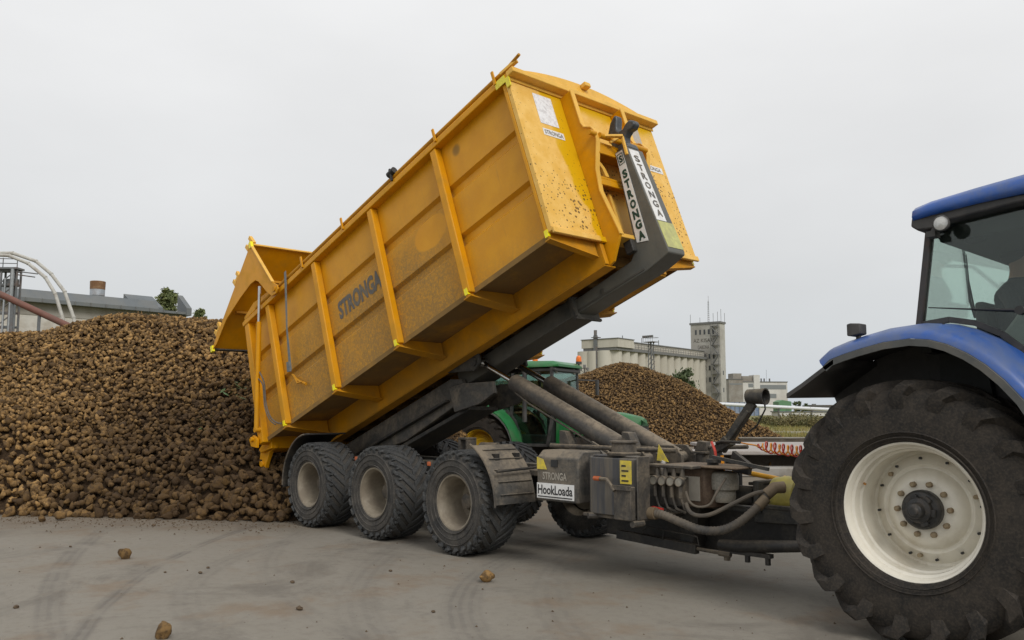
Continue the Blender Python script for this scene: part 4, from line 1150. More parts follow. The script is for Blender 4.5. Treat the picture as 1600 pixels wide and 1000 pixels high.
# ------------------------------------------------------------------ driver
def skin_person():
    J = {'pel': (-1.95, 7.28, 2.02, .15), 'bel': (-1.96, 7.28, 2.16, .145), 'che': (-1.97, 7.28, 2.38, .165), 'sho': (-1.965, 7.28, 2.50, .13), 'nec': (-1.955, 7.28, 2.59, .062), 'jaw': (-1.93, 7.28, 2.665, .07), 'hea': (-1.945, 7.28, 2.735, .088), 'top': (-1.955, 7.28, 2.80, .07),
         'nos': (-1.83, 7.28, 2.70, .014)}
    E = [('pel', 'bel'), ('bel', 'che'), ('che', 'sho'), ('sho', 'nec'), ('nec', 'jaw'), ('jaw', 'hea'), ('hea', 'top'), ('hea', 'nos')]
    for s, k in ((-1, 'r'), (1, 'l')):
        J.update({k + 'sh': (-1.97, 7.28 + s * .19, 2.48, .075), k + 'el': (-1.87, 7.28 + s * .29, 2.24, .05), k + 'wr': (-1.62, 7.28 + s * .22, 2.24, .035), k + 'ha': (-1.53, 7.28 + s * .20, 2.25, .03),
                  k + 'hi': (-1.93, 7.28 + s * .11, 1.99, .105), k + 'kn': (-1.48, 7.28 + s * .16, 2.03, .07), k + 'an': (-1.42, 7.28 + s * .16, 1.58, .05), k + 'to': (-1.27, 7.28 + s * .17, 1.53, .04)})
        E += [('sho', k + 'sh'), (k + 'sh', k + 'el'), (k + 'el', k + 'wr'), (k + 'wr', k + 'ha'), ('pel', k + 'hi'), (k + 'hi', k + 'kn'), (k + 'kn', k + 'an'), (k + 'an', k + 'to')]
        for f_ in range(4):
            n1, n2 = f'{k}f{f_}', f'{k}g{f_}'
            dz_ = .03 - .02 * f_
            J[n1] = (-1.475, 7.28 + s * (.20), 2.25 + dz_, .009); J[n2] = (-1.44 - .01 * (f_ == 3), 7.28 + s * (.175), 2.245 + dz_, .008)
            E += [(k + 'ha', n1), (n1, n2)]
        J[k + 'th'] = (-1.50, 7.28 + s * .165, 2.275, .010); E.append((k + 'ha', k + 'th'))
    ks = list(J); org = Vector((-1.95, 7.28, 1.97)); shift = Vector((-.13, 0, 0))
    me = bpy.data.meshes.new('person')
    me.from_pydata([tuple(Vector(J[k][:3]) - org) for k in ks], [(ks.index(a), ks.index(b)) for a, b in E], [])
    o = bpy.data.objects.new('person', me); COL.objects.link(o); o.location = org + shift
    o.modifiers.new('skin', 'SKIN')
    me.skin_vertices  # created by the modifier
    for i, k in enumerate(ks):
        sv = me.skin_vertices[0].data[i]; r = J[k][3]; sv.radius = (r, r); sv.use_root = (k == 'pel')
    sd = o.modifiers.new('sub', 'SUBSURF'); sd.levels = 2; sd.render_levels = 2
    t = NT('driver_body'); t.rough(.8)
    x, y, z = t.xyz()
    hand = t.math('GREATER_THAN', x, .38); hand = t.math('MULTIPLY', hand, t.math('GREATER_THAN', z, .2))
    sk = t.math('MAXIMUM', t.math('GREATER_THAN', z, .63), hand)
    n = t.noise(20)
    t.color(t.mix(sk, t.mix(n, (.02, .021, .024), (.035, .036, .04)), (.40, .23, .16)))
    me.materials.append(t.m)
    return o


# skin data layer must exist before radii are set
def make_person():
    try:
        return skin_person()
    except (IndexError, AttributeError):
        raise


drv = make_person()
tag(drv, 'driver in a dark jacket sitting inside the blue tractor cab', 'person')
m = MB(); m.sphere((-.012, 0, .80), .098, 14, (1.05, .95, .72)); hair = m.build('hair', M('dark_hair', (.025, .018, .013), .8), drv)
m = MB()
for s in (-1, 1): m.sphere((.085, s * .035, .765), .012, 8)
m.build('eyes', m_ink, drv)

# ------------------------------------------------------------------ green tractor
GH = R_(19)
GT = thing('green_tractor', 'green tractor with golden wheels parked behind the tipping rams', 'tractor', (-14.25, 12.27, 0), rot=Matrix.Rotation(GH, 3, 'Z'), world=False)
GW = tractor_wheel(.77, .46, .41, 20, .042, .07, .40, -.02)
p0 = GW[0].build('wheel', m_ttyre, GT); GW[1].build('tyre_tread', m_ttyre, p0, ang=28); GW[2].build('rim', m_rimy, p0); GW[3].build('wheel_disc', m_rimy, p0)
m = MB(); m.lathe([(-.05, .1), (-.11, .09), (-.12, .05), (-.12, 0)], n=20); m.build('hub', m_rimy, p0)
p0.location = (0, .23, .77)
q = copy_tree(p0, GT); q.location = (0, 1.97, .77); q.rotation_euler = (0, .2, PI)
GF = tractor_wheel(.54, .34, .28, 16, .035, .06, .40, .02)
p0 = GF[0].build('front_wheel', m_ttyre, GT); GF[1].build('tyre_tread', m_ttyre, p0, ang=28); GF[2].build('rim', m_rimy, p0); GF[3].build('wheel_disc', m_rimy, p0)
p0.location = (2.45, .32, .54)
q = copy_tree(p0, GT); q.location = (2.45, 1.88, .54); q.rotation_euler = (0, .3, PI)
m = MB(); m.cyl((0, .3, .77), (0, 1.9, .77), .11, 14); m.box(-.3, 1.4, .82, 1.38, .5, 1.05); m.box(1.4, 3.1, .92, 1.28, .5, .85); m.cyl((2.45, .4, .54), (2.45, 1.8, .54), .08, 12)
m.build('transmission', m_blacktrim, GT, bevel=.02)
rr = []
for x, z0, z1, y0 in ((1.55, .80, 1.60, .74), (2.3, .80, 1.575, .75), (3.0, .82, 1.52, .78), (3.38, .95, 1.44, .82), (3.46, 1.30, 1.40, .86)):
    y1 = 2.2 - y0
    rr.append([(x, y0 + .01, z0), (x, y0, z0 + .1), (x, y0 + .02, z1 - .14), (x, y0 + .12, z1 - .01), (x, 1.1, z1 + .03), (x, y1 - .12, z1 - .01), (x, y1 - .02, z1 - .14), (x, y1, z0 + .1), (x, y1 - .01, z0)])
m = MB(); m.loft(rr); bn = m.build('bonnet', m_greenp, GT, ang=50)
m = MB(); m.box(2.75, 3.43, .765, .80, .9, 1.27); m.box(2.75, 3.43, 1.40, 1.435, .9, 1.27); m.box(3.40, 3.45, .83, 1.37, .88, 1.29)
for k in range(9): m.box(2.80 + k * .07, 2.815 + k * .07, .755, .765, .9, 1.27)
for k in range(8): m.box(3.45, 3.462, .86 + k * .068, .875 + k * .068, .88, 1.29)
m.build('grille', m_blacktrim, bn)
for sgn in (0, 1):
    Y = (lambda y: y) if not sgn else (lambda y: 2.2 - y)
    ring = []
    for k in range(15):
        a = R_(5 + 155 * k / 14)
        rd = .90
        ring.append([(rd * math.cos(a) * .98, Y(y), .77 + (rd + o) * math.sin(a)) for y, o in ((-.02, -.05), (-.02, .0), (.05, .035), (.50, .05), (.50, .03), (.05, .01))])
    m = MB(); m.loft(ring); f = m.build('fender', m_greenp, GT, ang=60)
    ring = []
    for k in range(15):
        a = R_(5 + 155 * k / 14)
        ring.append([(.88 * math.cos(a) * .98, Y(y), .77 + (.88 + o) * math.sin(a)) for y, o in ((-.05, -.055), (-.05, -.02), (.0, -.015), (.0, -.05))])
    m = MB(); m.loft(ring); m.build('fender_lip', m_gtrim, f, ang=60)
    gl = [(-.1, 1.62), (.5, 1.60), (.72, 1.35), (.85, .85), (1.5, .85), (1.62, 1.5), (1.60, 2.5), (-.08, 2.52)]
    m = MB(); m.prism(gl, 'y', min(Y(.44), Y(.45)), max(Y(.44), Y(.45))); m.build('cab_side_glass', m_glassd, GT, smooth=False)
    for a, b in (((-.12, 1.6), (-.10, 2.54)), ((1.62, 1.5), (1.60, 2.54)), ((.62, 1.45), (.66, 2.54)), ((.85, .85), (1.5, .85)), ((1.5, .85), (1.62, 1.5)), ((.85, .85), (.72, 1.35)), ((.72, 1.35), (.5, 1.6))):
        m = MB(); m.bar((a[0], Y(.43), a[1]), (b[0], Y(.43), b[1]), .06, .06, up=(0, 1, 0)); m.build('cab_pillar', m_blacktrim, GT)
    m = MB(); m.sphere((1.62, Y(.62), 2.46), .06, 10, (.7, 1, 1)); m.build('roof_lamp', m_lampglass, GT)
m = MB(); m.prism([(-.14, 1.62), (-.13, 1.62), (-.11, 2.52), (-.12, 2.52)], 'y', .46, 1.74); m.build('cab_rear_glass', m_glassd, GT, smooth=False)
m = MB(); m.prism([(1.63, 1.5), (1.64, 1.5), (1.62, 2.52), (1.61, 2.52)], 'y', .46, 1.74); m.build('windscreen', m_glassd, GT, smooth=False)
m = MB(); m.box(-.1, 1.55, .5, 1.7, .80, .9); m.box(.1, .55, .85, 1.35, 1.3, 1.45); m.prism([(.06, 1.45), (.18, 1.45), (.12, 2.1), (.04, 2.1)], 'y', .87, 1.33); m.box(1.3, 1.55, .8, 1.4, .9, 1.6); m.box(.1, .6, .5, .8, .9, 1.5)
m.build('cab_interior', m_blackcab, GT, bevel=.02)
m = MB(); m.loft([[(x, y0, zb), (x, y0, zb + .04), (x, y0 + .12, zt), (x, 2.2 - y0 - .12, zt), (x, 2.2 - y0, zb + .04), (x, 2.2 - y0, zb)] for x, y0, zb, zt in ((-.28, .48, 2.53, 2.60), (-.2, .38, 2.52, 2.64), (.6, .36, 2.53, 2.685), (1.6, .38, 2.54, 2.67), (1.75, .46, 2.55, 2.60))])
m.build('cab_roof', m_greenp, GT, ang=50)
m = MB(); m.box(-.2, 1.7, .42, 1.78, 2.44, 2.519); m.build('roof_underside', m_blacktrim, GT, bevel=.02)
for x, y in ((1.62, 1.86), (.55, 1.75)):
    m = MB(); m.cyl((x, y, 2.5), (x, y, 2.68), .02, 8); m.cyl((x, y, 2.66), (x, y, 2.72), .07, 14); bs = m.build('beacon_base', m_blacktrim, GT)
    m = MB(); m.lathe([(0, .065), (.07, .065), (.12, .05), (.14, .02), (.14, 0)], (x, y, 2.72), 14, 'z'); m.build('beacon_lens', m_orange, bs)
m = MB(); m.cyl((1.05, .22, 1.35), (1.05, .22, 2.62), .05, 12); m.sphere((1.05, .22, 2.62), .07, 8, (1, 1, .8)); m.build('exhaust_stack', m_blacktrim, GT)
m = MB(); m.box(1.95, 2.0, 2.05, 2.15, 1.95, 2.3); m.bar((1.62, 1.76, 2.3), (1.97, 2.1, 2.28), .03, .03); m.build('mirror', m_blacktrim, GT)
m = MB(); m.arcband((2.45, 0, .54), .58, .60, .12, .50, R_(30), R_(150), 12); m.arcband((2.45, 0, .54), .58, .60, 1.70, 2.08, R_(30), R_(150), 12); m.build('front_mudguard', m_blacktrim, GT)
# ------------------------------------------------------------------ ground
def ground_mat():
    t = NT('worn_concrete'); t.rough(.85); t.b.inputs['Specular IOR Level'].default_value = .25
    big = t.noise(.22, 5, .6, None, .6); mid = t.noise(1.3, 7, .65); fine = t.noise(11, 8, .7); grit = t.noise(120, 3, .6)
    c = t.mix(t.ramp(big, .35, .65), (.208, .190, .154), (.235, .218, .184))
    c = t.mix(t.math('MULTIPLY', t.ramp(mid, .50, .70), .65), c, (.19, .132, .08))
    c = t.mix(t.math('MULTIPLY', t.ramp(t.noise(2.3, 6, .7), .55, .75), .4), c, (.30, .285, .255))
    c = t.mix(t.math('MULTIPLY', t.ramp(fine, .45, .7), .35), c, (.135, .112, .09))
    c = t.mix(t.math('MULTIPLY', t.ramp(grit, .35, .75), .35), c, (.30, .27, .235))
    x, y, z = t.xyz()
    brk = t.noise(1.6, 6, .7)
    tread_ = None
    for cx, cy, rad, wid, amt, k in TRACKS:
        dx = t.math('SUBTRACT', x, cx); dy = t.math('SUBTRACT', y, cy)
        r = t.math('SQRT', t.math('ADD', t.math('MULTIPLY', dx, dx), t.math('MULTIPLY', dy, dy)))
        d = t.math('ABSOLUTE', t.math('SUBTRACT', r, rad))
        f = t.ramp(d, wid, wid * .35)
        if k: f = t.math('MULTIPLY', f, t.ramp(t.math('SINE', t.math('ADD', t.math('MULTIPLY', r, k), t.math('MULTIPLY', brk, 7.))), -.4, .7, .55, 1))
        f = t.math('MULTIPLY', f, t.math('MULTIPLY', t.ramp(brk, .33, .60), amt * 1.0))
        c = t.mix(f, c, (.09, .082, .076))
    # soil trodden out round the heap foot
    sd = t.math('ADD', t.math('MULTIPLY', x, DH.x), t.math('MULTIPLY', y, DH.y))
    near = t.math('MULTIPLY', t.ramp(t.math('ADD', sd, t.math('MULTIPLY', mid, 1.6)), 11.6, 13.4), .55)
    c = t.mix(near, c, (.12, .088, .058))
    blot = t.noise(.55, 8, .72, None, .8)
    c = t.mix(t.math('MULTIPLY', t.ramp(blot, .50, .66), .45), c, (.10, .088, .075))
    t.color(c)
    t.bump(t.math('ADD', t.math('MULTIPLY', fine, .6), t.math('MULTIPLY', grit, .5)), .6, .016)
    return t.m


# circles (centre x, y, radius, half width, strength, rib frequency) along which tyres have scrubbed rubber on the concrete
def gp(px, py):
    dx, dy = (px - 800) / FPX, -(py - 500) / FPX
    hq = math.cos(PITCH) - dy * math.sin(PITCH); vz = math.sin(PITCH) + dy * math.cos(PITCH)
    k = -CAMH / vz
    p = sq(dx * k, hq * k); return p.x, p.y


def circ(a, b, c):
    (x1, y1), (x2, y2), (x3, y3) = a, b, c
    d = 2 * (x1 * (y2 - y3) + x2 * (y3 - y1) + x3 * (y1 - y2))
    ux = ((x1 ** 2 + y1 ** 2) * (y2 - y3) + (x2 ** 2 + y2 ** 2) * (y3 - y1) + (x3 ** 2 + y3 ** 2) * (y1 - y2)) / d
    uy = ((x1 ** 2 + y1 ** 2) * (x3 - x2) + (x2 ** 2 + y2 ** 2) * (x1 - x3) + (x3 ** 2 + y3 ** 2) * (x2 - x1)) / d
    return ux, uy, math.hypot(x1 - ux, y1 - uy)


TRACKS = []
for pts, wid, amt, k in ((((130, 985), (200, 915), (290, 862)), .10, .55, 90), (((80, 985), (85, 910), (120, 860)), .16, .4, 70), (((300, 960), (400, 860), (480, 840)), .2, .22, 60),
                         (((740, 1000), (725, 930), (770, 885)), .22, .42, 75), (((560, 960), (570, 900), (620, 860)), .25, .28, 60), (((455, 940), (420, 890), (440, 850)), .16, .2, 60), (((900, 1000), (860, 930), (880, 880)), .25, .25, 60)):
    TRACKS.append((*circ(*[gp(*p) for p in pts]), wid, amt, k))


def sheet(name, pts, z, mat):
    m = MB(); m.add([(*p, z) for p in pts], [list(range(len(pts)))])
    o = m.build(name, mat, None, smooth=False); tag(o, kind='structure'); return o


def poly_sq(l): return [tuple(sq(s, q)[:2]) for s, q in l]


m_field = None
t = NT('field_grass'); t.rough(.95)
n = t.noise(.05, 6, .65); n2 = t.noise(.6, 6, .7)
c = t.mix(t.ramp(n, .38, .6), (.12, .145, .03), (.20, .165, .06)); c = t.mix(t.math('MULTIPLY', t.ramp(n2, .45, .7), .6), c, (.07, .085, .025))
t.color(c); m_field = t.m
sheet('field', [(-3000, -3000), (3000, -3000), (3000, 3000), (-3000, 3000)], -.03, m_field)
sheet('yard', poly_sq([(-60, -25), (40, -25), (40, 34), (24, 42), (-60, 42)]), 0.0, ground_mat())
sheet('dirt_track', poly_sq([(-20, 62), (90, 62), (90, 68), (-20, 68)]), -.02, M('track_soil', (.24, .22, .17), .95, 0, (.17, .16, .08), .5, .3))

# ------------------------------------------------------------------ sugar beets
def ico(sub):
    bm = bmesh.new(); bmesh.ops.create_icosphere(bm, subdivisions=sub, radius=1)
    v = np.array([x.co[:] for x in bm.verts]); f = np.array([[a.index for a in p.verts] for p in bm.faces]); bm.free()
    return v, f


def beet_shapes(sub, n, ang=.055):
    out = []
    for i in range(n):
        v, f = ico(sub)
        v = v.copy(); x = v[:, 0].copy()
        taper = np.where(x > 0, np.clip(1 - .80 * np.abs(x) ** 1.15, .12, 1), 1 - .10 * np.abs(x) ** 2)
        if i % 3 == 2: taper = np.where(x > .45, taper * .9, taper)      # snapped root
        v[:, 1] *= taper; v[:, 2] *= taper * nr.uniform(.75, 1.0)
        v[:, 0] = np.where(x > 0, x * nr.uniform(1.5, 2.1) if i % 3 != 2 else np.minimum(x, .6) * 1.7, np.maximum(x, -.72) * nr.uniform(.85, 1.1))
        ph = nr.uniform(0, 6, 6)
        bumpy = .10 * np.sin(5 * v[:, 1] + ph[0]) * np.cos(4 * v[:, 2] + ph[1]) + .08 * np.sin(3.5 * v[:, 0] + 4 * v[:, 2] + ph[2]) + nr.normal(0, ang, len(v))
        v *= (1 + bumpy)[:, None]; v[:, 0] *= 1.12
        v[:, 1] += .18 * np.sin(v[:, 0] * 1.2 + ph[3]) - .1
        out.append((v * .060, f))
    return out


def rand_rot(n):
    q = nr.normal(size=(n, 4)); q[:, 1] *= 1.; q /= np.linalg.norm(q, axis=1)[:, None]
    w, x, y, z = q.T
    return np.stack([np.stack([1 - 2 * (y * y + z * z), 2 * (x * y - z * w), 2 * (x * z + y * w)], -1),
                     np.stack([2 * (x * y + z * w), 1 - 2 * (x * x + z * z), 2 * (y * z - x * w)], -1),
                     np.stack([2 * (x * z - y * w), 2 * (y * z + x * w), 1 - 2 * (x * x + y * y)], -1)], 1)


def beets_mesh(name, shapes, pos, scale, tone, extra=None):
    n = len(pos); kind = nr.integers(0, len(shapes), n); rot = rand_rot(n)
    V, F, T = [], [], []; o = 0
    for k, (v, f) in enumerate(shapes):
        idx = np.where(kind == k)[0]
        if not len(idx): continue
        vv = np.einsum('nij,vj->nvi', rot[idx], v) * scale[idx][:, None, None] + pos[idx][:, None, :]
        ff = f[None] + (np.arange(len(idx)) * len(v))[:, None, None] + o
        V.append(vv.reshape(-1, 3)); F.append(ff.reshape(-1, 3)); T.append(np.repeat(tone[idx], len(v))); o += len(idx) * len(v)
    if extra is not None:
        ev, ef = extra; F.append(np.asarray(ef) + o); V.append(np.asarray(ev)); T.append(np.full(len(ev), .0))  # base surface takes the darkest tone, painting shade into gaps between beets
    V, F, T = np.concatenate(V), np.concatenate(F), np.concatenate(T)
    me = bpy.data.meshes.new(name)
    me.vertices.add(len(V)); me.vertices.foreach_set('co', V.ravel().astype(np.float32))
    me.loops.add(F.size); me.loops.foreach_set('vertex_index', F.ravel().astype(np.int32))
    me.polygons.add(len(F)); me.polygons.foreach_set('loop_start', np.arange(0, F.size, 3, dtype=np.int32))
    me.polygons.foreach_set('use_smooth', np.ones(len(F), bool))
    a = me.attributes.new('tone', 'FLOAT', 'POINT'); a.data.foreach_set('value', T.astype(np.float32))
    me.materials.append(m_beet); me.update(); me.validate()
    return me


def world_pts(s, q, z):
    return np.stack([RH.x * s + DH.x * q, RH.y * s + DH.y * q, z], -1)


def lerp_tab(x, tab): return np.interp(x, [a for a, b in tab], [b for a, b in tab])


def vnoise(s, q, seed, sc):
    r = np.random.default_rng(seed); out = 0
    for k in range(6):
        a = r.uniform(0, 6.28); p = r.uniform(0, 6.28); w = sc * r.uniform(.6, 1.7)
        out = out + np.sin((s * math.cos(a) + q * math.sin(a)) * w + p)
    return out / 6


FOOT = [(-20, 15.3), (-12, 14.0), (-7.9, 13.25), (-5.8, 12.85), (-3.25, 12.35), (-2.6, 12.9), (-2.0, 14.0), (-1.2, 15.2), (-.4, 17.2), (.3, 20)]
CREST = [(-20, 3.3), (-12, 3.2), (-10.2, 3.34), (-9.6, 3.56), (-8.8, 3.72), (-7.6, 3.60), (-6.5, 3.52), (-5, 3.44), (-4.2, 3.32), (-3, 3.0), (-2, 2.2), (-1.2, 1.2), (-.5, .25), (.3, -.3)]


def heap_h(s, q):
    d = q - lerp_tab(s, FOOT)
    bulge = .60 * np.exp(-((s + 9.0) / 1.25) ** 2 - ((q - 14.4) / .85) ** 2)
    h = .78 * d + .12 * vnoise(s, q, 3, 1.6) * np.clip(d, 0, 1) + bulge
    h = h + .10 * np.sin(np.clip(d, 0, 6) * 1.1)
    top = lerp_tab(s, CREST) + .05 * vnoise(s, q, 4, 1.1) - .03 * np.clip(q - 19, 0, 50)
    k = .25
    x = np.clip((top - h) / k, -40, 40)
    return np.where(x > 30, h, top - k * np.log1p(np.exp(x)))


FFOOT = [(-6, 36.5), (2, 37.5), (8, 38.2), (13.5, 40.5), (15, 42)]
FCREST = [(-8, 2.6), (-2, 3.0), (2.5, 3.05), (3.6, 3.35), (4.6, 3.75), (5.6, 4.02), (6.4, 3.98), (7.4, 3.6), (8.4, 3.2), (9.7, 2.35), (11, 1.48), (12.3, .72), (13.2, .2), (14, -.15)]


def far_h(s, q):
    d = q - lerp_tab(s, FFOOT)
    h = .74 * d + .15 * vnoise(s, q, 8, .9) * np.clip(d, 0, 1)
    top = lerp_tab(s, FCREST) + .08 * vnoise(s, q, 9, 1.2) - .12 * np.clip(q - 44.5, 0, 60)
    k = .25; x = np.clip((top - h) / k, -40, 40)
    return np.where(x > 30, h, top - k * np.log1p(np.exp(x)))


def heap_base(hf, s0, s1, q0, q1, n, mm, drop):
    S, Q = np.meshgrid(np.linspace(s0, s1, n), np.linspace(q0, q1, mm)); Z = hf(S, Q) - drop
    V = world_pts(S.ravel(), Q.ravel(), np.maximum(Z.ravel(), -.2))
    i, j = np.meshgrid(np.arange(n - 1), np.arange(mm - 1)); a = (j * n + i).ravel()
    F = np.concatenate([np.stack([a, a + 1, a + n + 1], -1), np.stack([a, a + n + 1, a + n], -1)])
    return V, F


SH = beet_shapes(2, 9); SHF = beet_shapes(3, 9, .018)
# main heap
ds = .064
S, Q = np.meshgrid(np.arange(-13.5, .2, ds), np.arange(12.1, 20.0, .052))
S = (S + nr.uniform(-.05, .05, S.shape)).ravel(); Q = (Q + nr.uniform(-.04, .04, Q.shape)).ravel()
d = Q - lerp_tab(S, FOOT); H = heap_h(S, Q)
keep = (H > .0) & (d > -.02) & (np.abs(S / Q) < .72) & (d < 6.0)
keep &= (d > .9) | (nr.uniform(size=S.shape) < .62)
keep &= (d > .12) | (nr.uniform(size=S.shape) < .6)
S, Q, H, d = S[keep], Q[keep], H[keep], d[keep]
sc = np.clip(nr.normal(.60, .16, len(S)), .3, 1.15) * (1 + .42 / (1 + np.exp((d - .9) * 3)))
Z = np.maximum(H + nr.uniform(-.075, .055, len(S)), .04 * sc)
tone = np.clip(nr.beta(1.3, 1.5, len(S)), 0, 1)
fresh_shaded = 1 / (1 + np.exp(-((S + 7.0 + .6 * vnoise(S, Q, 21, 1.3)) * 2.2))) / (1 + np.exp((d - 2.5 + .35 * vnoise(S, Q, 22, 1.8)) * 3.0))  # muddy fresh load plus the container's shade, painted into the beet tone
tone = tone * (1 - .74 * fresh_shaded) + .06 * (1 - fresh_shaded)
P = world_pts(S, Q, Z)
# the nearest 300 are beets of their own
depth = Q - .18 * np.clip(H, 0, 2) + nr.uniform(0, .05, len(S))
vis = (np.abs(S / Q + .01) < .60) & (S < -3.15)
order = np.argsort(np.where(vis, depth, 1e9))
one = order[:300]; rest = np.ones(len(S), bool); rest[one] = False
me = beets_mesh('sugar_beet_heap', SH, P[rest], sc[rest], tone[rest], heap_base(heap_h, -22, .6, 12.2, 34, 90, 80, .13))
hp = bpy.data.objects.new('sugar_beet_heap', me); COL.objects.link(hp)
tag(hp, 'big brown heap of sugar beets behind the tail of the yellow container', 'beet heap', kind='stuff')
protos = []
for k in range(12):
    me = beets_mesh('sugar_beet', [SHF[k % 9]], np.zeros((1, 3)), np.ones(1), np.array([.06 + .075 * k]))
    protos.append(me)
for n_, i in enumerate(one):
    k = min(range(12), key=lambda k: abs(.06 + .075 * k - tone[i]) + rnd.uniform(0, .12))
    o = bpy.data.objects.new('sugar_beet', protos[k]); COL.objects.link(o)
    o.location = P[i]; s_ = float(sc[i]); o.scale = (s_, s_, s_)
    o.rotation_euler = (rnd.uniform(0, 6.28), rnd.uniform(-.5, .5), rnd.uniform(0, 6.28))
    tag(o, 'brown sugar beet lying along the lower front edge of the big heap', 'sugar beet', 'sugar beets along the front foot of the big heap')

# loose beets on the concrete, each told apart by where it lies
LOOSE = [((195, 869), 1.1, .38, 'sugar beet lying alone on the concrete in front of the big heap'),
         ((761, 905), 1.0, .55, 'pale sugar beet lying on the concrete in front of the foremost trailer wheel'),
         ((256, 993), 1.0, .36, 'sugar beet at the bottom edge of the view, nearest to the camera'),
         ((15, 803), 1.25, .35, 'dark sugar beet just in front of the heap at the far left'),
         ((65, 811), .8, .3, 'small dark sugar beet between two larger ones in front of the heap'),
         ((94, 809), 1.2, .4, 'sugar beet right of the small dark one in front of the heap')]
for (px, py), s_, tn, lab in LOOSE:
    x, y = gp(px, py + 4)
    k = int(round((tn - .06) / .075))
    o = bpy.data.objects.new('sugar_beet', protos[k]); COL.objects.link(o)
    o.location = (x, y, .05 * s_); o.scale = (s_ * 1.0,) * 3; o.rotation_euler = (rnd.uniform(0, 6), .22, YAW + rnd.choice((0, PI)) + rnd.uniform(-.5, .5))
    tag(o, lab, 'sugar beet', 'loose sugar beets on the concrete')
CL = [((110, 855), 'clod'), ((313, 896), ''), ((325, 888), ''), ((457, 911), ''), ((258, 895), ''), ((610, 893), ''), ((677, 957), ''), ((240, 822), ''), ((370, 815), ''), ((468, 953), ''), ((25, 950), '')]
for (px, py), _ in CL:
    x, y = gp(px, py); v, f = ico(2); v = v * (1 + nr.normal(0, .15, len(v)))[:, None]
    m = MB(); r0 = rnd.uniform(.012, .028); m.add([(p[0] * r0 * 1.5, p[1] * r0, p[2] * r0 * .7) for p in v], f.tolist())
    o = m.build('soil_clod', MSOIL if 'MSOIL' in globals() else globals().setdefault('MSOIL', M('dark_soil', (.075, .05, .03), .95, 0, (.14, .1, .06), .5, 30)), None)
    o.location = (x, y, r0 * .5); tag(o, 'small brown soil clod lying on the concrete yard', 'soil clod', 'soil clods on the concrete')

# crumbs of soil scattered over the concrete
m = MB()
for k in range(2650):
    if k < 2200: s_ = rnd.uniform(-9, 1.5); q_ = float(lerp_tab(s_, FOOT)) - abs(rnd.gauss(0, .55)) - .02
    else: q_ = 4.6 + 9 * rnd.random() ** 1.3; s_ = rnd.uniform(-.62, .62) * q_
    p = sq(s_, q_, .002); r0 = .003 + .009 * rnd.random() ** 3 * (1.5 if k < 2200 else 1); n_ = rnd.choice((4, 5))
    a0 = rnd.uniform(0, 6.28); ring = [p + Vector((math.cos(a0 + 6.283 * i / n_) * r0 * rnd.uniform(.7, 1.5), math.sin(a0 + 6.283 * i / n_) * r0 * rnd.uniform(.7, 1.5), 0)) for i in range(n_)]
    m.add(ring + [p + Vector((rnd.uniform(-.3, .3) * r0, rnd.uniform(-.3, .3) * r0, r0 * 1.1))], [(i, (i + 1) % n_, n_) for i in range(n_)])
o = m.build('soil_crumbs', MSOIL, None, smooth=False, fix=False); tag(o, 'fine soil crumbs scattered over the concrete yard', 'soil crumbs', kind='stuff')

# green leaves among the fresh beets
m = MB()
for cs, cq, n_ in ((-4.75, 15.0, 26), (-5.1, 14.3, 14), (-3.4, 14.3, 12), (-1.9, 15.9, 8)):
    for k in range(n_):
        s_, q_ = cs + rnd.gauss(0, .14), cq + rnd.gauss(0, .14)
        z_ = float(heap_h(np.array(s_), np.array(q_))) + .05 + rnd.uniform(0, .06)
        p = sq(s_, q_, z_); a = rnd.uniform(0, 6.28); l_ = rnd.uniform(.05, .11); u_ = Vector((math.cos(a), math.sin(a), rnd.uniform(-.3, .6))) * l_; w_ = Vector((-math.sin(a), math.cos(a), rnd.uniform(-.3, .3))) * l_ * .3
        m.add([p - u_, p + w_, p + u_, p - w_], [(0, 1, 2, 3)])
o = m.build('beet_leaves', m_leaf_dark, None, fix=False); tag(o, 'scraps of green leaf caught among the beets by the container tail', 'leaves', kind='stuff')

# far heap
SH1 = beet_shapes(1, 6)
S, Q = np.meshgrid(np.arange(-3, 14.2, .092), np.arange(36.4, 46.2, .08))
S = (S + nr.uniform(-.06, .06, S.shape)).ravel(); Q = (Q + nr.uniform(-.05, .05, Q.shape)).ravel()
d = Q - lerp_tab(S, FFOOT); H = far_h(S, Q); keep = (H > .02) & (d > 0) & (d < 7.5)
S, Q, H = S[keep], Q[keep], H[keep]; sc = np.clip(nr.normal(.85, .22, len(S)), .45, 1.5)
tone = np.clip(nr.beta(1.7, 2.4, len(S)) * .85, 0, 1)
me = beets_mesh('sugar_beet_heap', SH1, world_pts(S, Q, H + nr.uniform(-.06, .05, len(S))), sc, tone, heap_base(far_h, -6, 14.6, 36.4, 62, 60, 60, .08))
o = bpy.data.objects.new('sugar_beet_heap', me); COL.objects.link(o)
tag(o, 'second heap of sugar beets in the distance in front of the grain silos', 'beet heap', kind='stuff')

# ------------------------------------------------------------------ loading ledge in front of the far heap
m_conc = M('old_concrete', (.30, .285, .26), .9, 0, (.17, .15, .12), .6, .8, .12, .3, 12)
m_concd = M('dark_concrete', (.10, .085, .068), .9, 0, (.06, .048, .035), .6, 1.2, .2, .3, 12)  # darker brown concrete for the ledge wall and the low wall
m_concp = M('pale_concrete', (.35, .325, .305), .85, 0, (.30, .26, .22), .5, 1.5, .08)


def sqmap(xf_s0, q0, ang=0.):
    """local frame: x right, y away, z up, at (s0, q0), turned by ang about z"""
    return Matrix.Translation(sq(xf_s0, q0)) @ Matrix.Rotation(YAW + ang, 4, 'Z')


